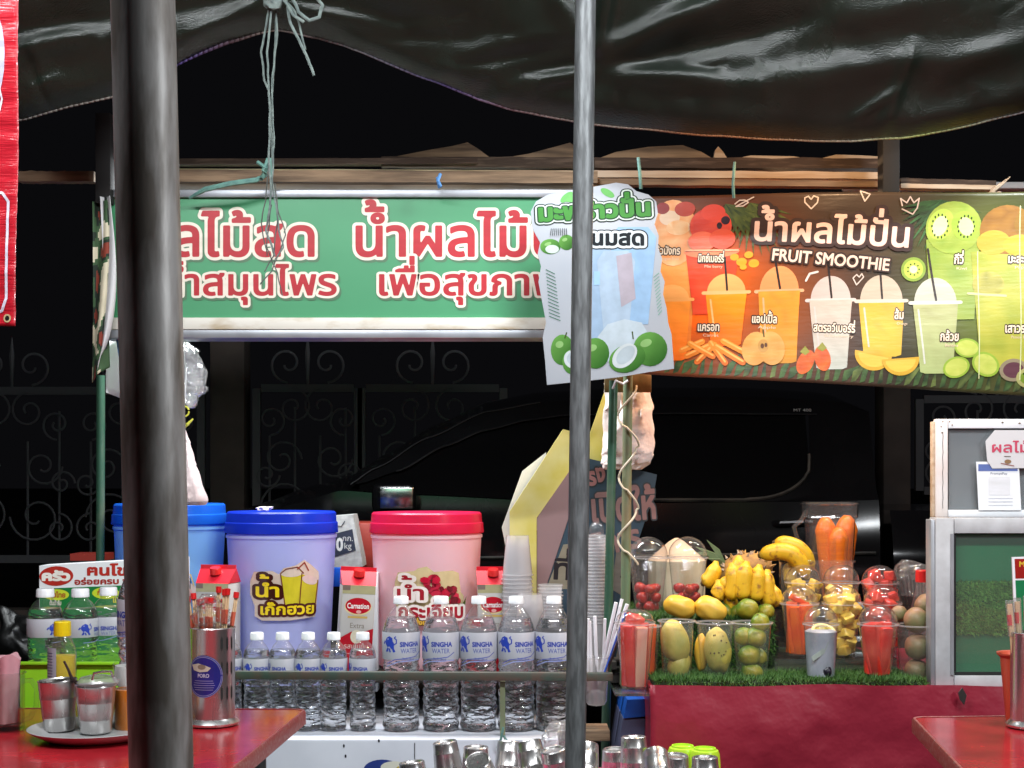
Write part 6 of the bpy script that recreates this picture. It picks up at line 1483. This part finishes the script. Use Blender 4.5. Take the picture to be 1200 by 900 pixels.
# ---- steel chopstick holder with blue label
def steel_holder(px, Y, R, H, label, blue=True):
    t = thing('chopstick_holder', label, 'holder', (P(px, 0, Y).x, Y, TZ), group='steel chopstick holders')
    obj('cylinder', G().lathe([(R, .010), (R, H - .003), (R + .001, H - .0015), (R, H), (R - .002, H), (R - .002, .02)], 48), M['steel'], t, world=False)
    obj('base', G().lathe([(R + .002, 0), (R + .007, .002), (R + .008, .006), (R + .004, .011), (R + .0005, .014), (R + .0005, .016)], 48, capb=True), M['steel'], t, world=False)
    for i in range(3):
        for j in range(3):
            a = .62 + .28 * i; z = H * (.30 + .25 * j); g = G(); g.add([(rr * math.sin(a + da), -rr * math.cos(a + da), z + dz) for rr in (R + .0006,) for da, dz in ((-.05, 0), (0, -.006), (.05, 0), (.05, .016), (0, .021), (-.05, .016))], [(0, 1, 2, 3, 4, 5)])
            obj('slot', g, M['rubber'], t, world=False)
    if blue:
        k = Y / F; d = Decal(base=.0010, dh=.0001, sub=4); d.ell(0, 0, 22.5, 24.5, '#2a2a78', n=40)
        for q in (20.5, 22): d.line([(q * math.cos(a), q * 1.09 * math.sin(a)) for a in [i * .2 for i in range(32)]], .7, '#8a88b8')
        d.poly([(-16, -13), (-6, -15), (2, -13), (9, -10), (5, -6), (-4, -5), (-13, -7)], '#c4b8a8'); d.ell(-2, -11, 5, 3, '#8a7868')
        d.text('PORO', -7, 1, 4, 14, '#b8b4cc', bold=.2, ref='H')
        for i in range(5): d.line([(-13 + abs(i - 2), 5 + i * 2.6), (13 - abs(i - 2), 5 + i * 2.6)], .6, '#8d8ab4')
        d.build(cyl(R, H * .52, k, a0=-.20), 'blue_label', M['print_gloss'], t, world=False)
    return t


t = steel_holder(249, 2.59, .0405, .178, 'steel chopstick holder with a round blue label on the left table')
c0 = t.location
for i in range(9):
    r = random.Random(i); x = -.033 + i * .0082; a = Vector((c0.x + x * .5, c0.y + r.uniform(-.02, .02), TZ + .03)); b = Vector((c0.x + x * 1.25 + (-.006 if i < 3 else 0), c0.y + r.uniform(-.02, .015), TZ + .178 + .045 + .016 * r.random() + (.012 if 4 < i else 0)))
    t = thing('chopstick_packet', 'wooden chopstick packet with a red top in the blue labelled holder', 'chopsticks', a, group='chopstick packets in the blue labelled holder')
    obj('sticks', G().box((0, 0, 0), (.0001, .0001, .0001)) if False else G().tube([a + Vector((-.0014, 0, 0)), b + Vector((-.0014, 0, 0))], .0019, 6).tube([a + Vector((.0022, .001, 0)), b + Vector((.0022, .001, 0))], .0019, 6), M['bamboo'], t)
    e = (b - a).normalized(); obj('red_wrapper', G().tube([b - e * .008, b + e * .003], .0052, 8), M['red_plastic'], t)
    obj('red_print', G().tube([a.lerp(b, .72), a.lerp(b, .84)], .0044, 6), mat('orange_red_print', (.55, .09, .04), .5) if i == 0 else bpy.data.materials['orange_red_print'], t)
bag('wrapper_film', [(696, 236, 246), (706, 230, 260), (716, 228, 268), (728, 228, 268), (734, 230, 266)], 2.585, .03, M['film_thin'], 'crinkled clear wrappers round the chopstick tops', 'film', 30, .010)

# ---- tumblers, plate, condiments
def tumbler(loc, R, H, rot, label, group, inv=False, m='steel'):
    t = thing('steel_cup', label, 'cup', loc, rot, group)
    prof = [(R * .74, 0), (R * .80, .002), (R * .84, H * .25), (R * .855, H * .26), (R * .865, H * .28), (R * .86, H * .29), (R * .93, H * .62), (R * .945, H * .635), (R * .95, H * .65), (R * .945, H * .66), (R, H - .003), (R * 1.03, H - .001), (R * 1.02, H + .0005), (R * .97, H - .002)]
    if inv: prof = [(r, H - z) for r, z in prof]
    obj('wall', G().lathe(prof, 40, capb=not inv, capt=False), M[m], t, world=False)
    if inv:
        obj('bottom', G().lathe([(R * .745, H - .0005), (R * .70, H - .001), (R * .66, H - .004), (.001, H - .0045)], 40), M[m], t, world=False)
    else:
        obj('inside', G().lathe([(R * .97, H - .002), (R * .90, H * .6), (R * .76, .006), (.001, .006)], 32), M['steel_dk'], t, world=False)
    return t


t = thing('plate', 'grey oval melamine plate carrying the steel cups on the left table', 'plate', (P(112, 0, 2.46).x, 2.46, TZ))
obj('dish', G().lathe([(.07, 0), (.085, .002), (.108, .014), (.114, .019), (.112, .020), (.104, .015), (.083, .006), (.001, .005)], 56, capb=True), M['white_plate'], t, world=False)
t1 = tumbler((P(70, 0, 2.49).x, 2.49, TZ + .0075), .033, .088, (0, -.05, 0), 'left steel cup on the plate with a dark spoon sticking out', 'steel cups on the plate')
t2 = tumbler((P(112, 0, 2.47).x, 2.47, TZ + .0075), .034, .082, (0, 0, .4), 'right steel cup on the plate beside the orange sauce jar', 'steel cups on the plate')
tag(obj('spoon', G().tube([P(90, 800, 2.48), P(84, 795, 2.47), P(80, 785, 2.46), P(75, 775, 2.455)], [.004, .003, .0022, .002], 8), M['straw_dark']), 'dark spoon handle leaning out of the left steel cup', 'spoon')
g = G(); g.lathe([(.034, 0), (.036, .004), (.030, .012), (.012, .016), (.001, .017)], 28, (t2.location.x + .004, 2.47, TZ + .091)); tag(obj('cup_cover', g, M['frosty']), 'clear plastic lid resting on the right steel cup', 'lid')
tag(obj('spoon', G().tube([P(108, 797, 2.44), P(110, 789, 2.44), P(120, 787, 2.44), P(130, 787, 2.46), P(134, 798, 2.47)], .0022, 8), M['steel']), 'bent steel spoon handle over the right cup', 'spoon')
t = thing('sauce_jar', 'glass jar of orange sauce with a pale top beside the thick pole', 'jar', (P(153, 0, 2.52).x, 2.52, TZ + .001))
obj('sauce', G().lathe([(.025, .002), (.027, .006), (.029, .075), (.001, .077)], 32, capb=True), M['orange_sauce'], t, world=False)
obj('jar_glass', G().lathe([(.026, 0), (.0285, .006), (.0305, .08), (.030, .085), (.031, .118), (.029, .121)], 32, capb=True), M['glass'], t, world=False)
obj('paper_lining', G().lathe([(.026, .082), (.028, .10), (.027, .116)], 20, rf=lambda r, a, z: r * (1 + .06 * math.sin(5 * a + z * 90))), M['paper'], t, world=False)
c = P(73, 0, 2.60); t = thing('vinegar_bottle', 'small clear bottle with a yellow cap and yellow liquid behind the steel cups', 'bottle', (c.x, 2.60, TZ))
zz = lambda py: P(0, py, 2.60).z - TZ
obj('liquid', G().lathe([(.021, .003), (.0235, .008), (.0235, zz(768)), (.001, zz(767))], 32, capb=True), M['yellow_liquid'], t, world=False)
obj('bottle_glass', G().lathe([(.022, 0), (.0255, .006), (.0255, zz(765)), (.023, zz(758)), (.016, zz(748)), (.0135, zz(744))], 32, capb=True), M['clear'], t, world=False)
obj('cap', G().lathe([(.0150, zz(745)), (.0154, zz(743)), (.0150, zz(729)), (.0138, zz(728))], 36, rf=lambda r, a, z: r * (1 + .02 * math.sin(a * 22)), capb=True, capt=True), M['cap_yellow'], t, world=False)
d = Decal(base=.0006, sub=4); d.rect(-26, 0, -2, 42, '#a9a6b4')
for i in range(9): d.line([(-22, 6 + i * 3.4), (-7, 6 + i * 3.4)], 1.0, '#4a4468')
d.build(cyl(.0255, zz(758), 2.6 / F), 'paper_label', M['print'], t, world=False)
t = thing('glass_mug', 'clear glass mug holding pink tissue at the left edge of the table', 'mug', (P(8, 0, 2.53).x, 2.53, TZ))
obj('mug_glass', G().lathe([(.028, 0), (.031, .004), (.030, .01), (.031, .10), (.033, .102), (.031, .104), (.028, .10), (.0275, .012), (.001, .010)], 36, capb=True), M['glass'], t, world=False)
obj('handle', G().tube([(.030, -.004, .088), (.046, -.008, .090), (.056, -.008, .075), (.055, -.008, .045), (.044, -.006, .024), (.030, -.004, .018)], .0045, 10), M['glass'], t, world=False)
g = G().grid(lambda u, v: Vector((P(8, 0, 2.53).x + (.022 + .006 * v + .004 * noise.noise(Vector((math.cos(u * 2 * PI) * 2, math.sin(u * 2 * PI) * 2, v * 3)))) * math.sin(u * 2 * PI) - .004, 2.53 - (.020 + .004 * math.sin(u * 2 * PI * 5)) * math.cos(u * 2 * PI), TZ + .014 + .117 * v + .006 * v * math.sin(u * 2 * PI * 3))), 40, 14); g.f.append(tuple(14 * 41 + i for i in range(40)))
tag(obj('pink_tissue', g, M['tissue'], sharp=60), 'roll of pink tissue standing in the glass mug', 'tissue')
# ---- lime tray with side shelf, seasoning sign
xa_, xb_ = P(24, 0, 2.86).x, P(196, 0, 2.86).x
t = thing('side_shelf', 'dark side shelf behind the left table', 'shelf', (-1.1, 3.05, 0)); obj('board', G().box((-1.08, 3.10, .722), (.80, .50, .022)), M['dark_shelf'], t)
for x in (-1.4, -.72):
    obj('leg', G().box((x, 2.9, .3555), (.03, .03, .71)), M['dark_shelf'], t)
t = thing('lime_tray', 'lime green plastic tray holding three water bottles', 'tray', ((xa_ + xb_) / 2, 2.98, .734)); zr = P(0, 778, 2.86).z
for (cx_, cy_, sx, sy) in (((xa_ + xb_) / 2, 2.86, xb_ - xa_, .004), ((xa_ + xb_) / 2, 3.10, xb_ - xa_, .004), (xa_ + .002, 2.98, .004, .235), (xb_ - .002, 2.98, .004, .235)): obj('side_wall', G().box((cx_, cy_, (.737 + zr) / 2), (sx, sy, zr - .738)), M['lime'], t)
obj('floor', G().box(((xa_ + xb_) / 2, 2.98, .7355), (xb_ - xa_ - .01, .235, .002)), M['lime'], t)
obj('rim', G().box(((xa_ + xb_) / 2, 2.855, zr + .002), (xb_ - xa_ + .008, .012, .006), bev=.0015), M['lime'], t)
YK2 = 3.22; t = thing('seasoning_sign', 'white red and green seasoning sign box behind the water bottles', 'sign', P(130, 790, YK2))
obj('box', G().prism([P(x, y, YK2) for x, y in ((46, 663), (150, 657), (215, 654), (215, 799), (46, 799))], (0, .06, 0)), M['cap_white'], t, sharp=30)
d = Decal(base=.0006); d.poly([(46.5, 690), (214, 683), (214, 798), (46.5, 798)], '#1e7a40'); d.ell(66, 675, 20, 11.5, '#b8342c', rot=-2); d.text('ครัว', 48.5, 680, 8, 34, '#f2eee6', bold=.9)
d.text('ฅนโขทัย', 101, 674, 9, 76, '#b8342c', bold=.7); d.text('อร่อยครบ จบ', 87, 685, 5.2, 72, '#a83a34', bold=.4, rot=-1)
d.ell(66, 697, 15, 6.5, '#c9d83a'); d.text('รสไทย', 58, 700, 4.5, 19, '#a8342c', bold=.3); d.ell(124, 695, 16, 7, '#c9d83a'); d.text('ก๋วยเตี๋ยว', 114, 697, 4.5, 24, '#a8342c', bold=.3); d.text('ต้นตำรับ', 58, 709, 4, 14, '#f0e8da', bold=.2); d.text('แซ่บ', 132, 706, 6, 14, '#e8d83a', bold=.3)
d.build(flat(YK2), 'lettering', M['print_gloss'], t)
tag(obj('orange_crate', G().box(P(108, 652, 4.2), (.10, .1, .02)), bpy.data.materials['dull_red_plastic']), 'dim orange plastic strip behind the thin green pole', 'crate')

# ---- right table things
t = steel_holder(1204, 2.56, .032, .172, 'steel chopstick holder at the right edge of the photo', blue=False)
t.location = (P(1206, 0, 2.56).x, 2.56, TZ)
for i in range(5):
    a = Vector((t.location.x - .02 + i * .01, 2.56 + .006 * (i % 2), TZ + .03)); b = a + Vector((-.018 + .006 * i, 0, .172 + .02 + .004 * (i % 3)))
    q = thing('chopstick_packet', 'wooden chopstick packet in the right hand steel holder', 'chopsticks', a, group='chopstick packets in the right hand holder')
    obj('sticks', G().tube([a, b], .0026, 6).tube([a + Vector((.005, 0, 0)), b + Vector((.005, 0, 0))], .0026, 6), M['bamboo'], q); obj('red_print', G().tube([a.lerp(b, .80), a.lerp(b, .90)], .0042, 6), M['red_plastic'], q)
    obj('film', G().tube([a.lerp(b, .7) + Vector((.0025, 0, 0)), b + Vector((.0025, 0, .006))], .0075, 8), M['film'], q)
t = thing('funnel_cup', 'red plastic tumbler behind the right hand chopstick holder', 'cup', (P(1196, 0, 2.62).x, 2.62, TZ)); obj('cup_wall', G().lathe([(.024, 0), (.026, .004), (.036, .118), (.042, .124), (.0425, .127), (.038, .126), (.033, .115), (.022, .008)], 36, capb=True), M['terracotta'], t, world=False)
YM = 2.78; t = thing('menu_card', 'small standing card, red above green, behind the chopstick packets', 'card', P(1200, 745, YM)); obj('card', G().prism([P(x, y, YM) for x, y in ((1186, 653), (1240, 651), (1243, 752), (1190, 752))], (0, .004, 0)), M['cap_white'], t, sharp=30)
d = Decal(base=.0006); d.poly([(1189, 655), (1238, 654), (1239, 677), (1190, 678)], '#9a2420'); d.poly([(1190, 680), (1239, 679), (1241, 748), (1193, 749)], '#1f7a4c'); d.text('MENU', 1194, 664, 6, 26, '#d8b83a', bold=.3, ref='H'); d.build(flat(YM), 'print', M['print_gloss'], t)
obj('foot', G().box(P(1215, 0, YM) * 0 + Vector((P(1215, 0, YM).x, 2.70 - .03, TZ + .003)), (.05, .03, .004)), M['cap_white'], t)
t.children[-1].location = (0, 0, 0)

# ================================================================== STEEL CUPS AT THE BOTTOM
t = thing('pink_basin', 'wide pink plastic basin full of upside down steel cups', 'basin', (.14, 2.92, .47))
obj('basin_wall', G().lathe([(.26, 0), (.30, .01), (.345, .085), (.355, .092), (.352, .096), (.335, .088), (.29, .02), (.001, .016)], 64, capb=True), M['pink_basin'], t, world=False)
t.scale = (1, .55, 1)
t = thing('basin_stand', 'low dark stand under the pink basin', 'stand', (.14, 2.92, 0)); obj('top', G().box((.14, 2.92, .455), (.6, .34, .028)), M['dark_shelf'], t)
for x in (-.12, .40):
    for y in (2.80, 3.04): obj('leg', G().box((x, y, .220), (.03, .03, .439)), M['dark_shelf'], t)
CUPS = [(521, 869, 3.02, .16, 'steel cup leaning at the left end of the pile'), (541, 886, 2.86, .66, 'steel cup tipped far over to the right near the left end of the pile'), (494, 893, 2.88, -.12, 'leftmost low steel cup of the pile'), (558, 875, 2.98, 0, 'upright steel cup right of the far tipped one'), (584, 871, 3.04, .26, 'steel cup leaning behind the upright one under the green string'),
        (612, 871, 2.90, .36, 'dark sided steel cup leaning left under the large bottles'), (646, 877, 2.88, .22, 'steel cup just left of the slim pole'), (706, 876, 2.90, -.50, 'steel cup lying over, just right of the slim pole'), (722, 877, 3.04, 0, 'steel cup half hidden behind the one lying by the pole'), (744, 863, 2.98, .0, 'tallest standing steel cup in front of the blue grey bin'),
        (735, 890, 2.80, .85, 'steel cup tipped on its side below the tallest one'), (765, 886, 2.98, .1, 'steel cup right of the tallest one'), (789, 884, 2.90, .04, 'steel cup left of the lime green cups'), (829, 887, 2.86, -.03, 'rightmost steel cup, in front of the lime green cup'), (622, 902, 2.80, -.3, 'lowest steel cup in the middle of the pile')]
first = None
for i, (x, y, Y, tl, lab) in enumerate(CUPS):
    top = P(x, y, Y); H = .082; axis = Vector((-math.sin(-tl), 0, math.cos(tl))); loc = top - Vector((math.sin(tl) * -H * -1, 0, math.cos(tl) * H)) * 1
    loc = top - (Euler((0, -tl, 0)).to_matrix() @ Vector((0, 0, H)))
    if first is None: first = tumbler(loc, .0325, H, (0, -tl, 0), lab, 'steel cups piled in the pink basin', inv=True)
    else: copy_tree(first, loc, (.08 * math.sin(i * 2.2), -tl, i * 1.1), label=lab)
for (x, y, Y, lab) in ((800, 875, 3.00, 'left lime green plastic cup behind the steel cups'), (826, 878, 2.97, 'right wider lime green plastic cup behind the steel cups')):
    t = thing('green_cup', lab, 'cup', P(x, y, Y) - Vector((0, 0, .085)), group='lime green cups'); obj('wall', G().lathe([(.036, 0), (.031, .075), (.028, .083), (.022, .085), (.020, .083), (.001, .083)], 36), M['lime2'], t, world=False); obj('foot_ring', G().lathe([(.024, .0835), (.023, .088), (.021, .088), (.021, .0838)], 30), M['lime2'], t, world=False)
bag('bottle_wrap', [(846, 646, 664), (856, 640, 668), (866, 634, 668), (876, 640, 668)], 3.16, .03, M['film'], 'crumpled clear shrink wrap hanging off the freezer corner by the pole', 'wrap', 40, .012)

# ================================================================== LAMP FITTINGS (above the frame)
for i, (nm, loc, sz, pw, col, tg) in enumerate(LAMPS):
    t = thing('lamp_fitting', ['white tube lamp fitting over the left dining table', 'white tube lamp fitting over the right dining table', 'tube lamp fitting behind the green sign', 'round lamp fitting behind the smoothie banner', 'short tube lamp fitting above the glass case', 'small bulb fitting behind the tarpaulin near the slim pole', 'small warm bulb fitting behind the tarpaulin over the fruit', 'small bulb fitting behind the tarpaulin at the right', 'added tube lamp fitting at the right that lights the tent poles'][i], 'lamp', Vector(loc) + Vector((0, .012, .022)))
    obj('housing', G().box((0, .012, .02), (sz[0] + .04, .05, .018), bev=.004), M['lamp_housing'], t, world=False)

bpy.data.objects.remove(_to)
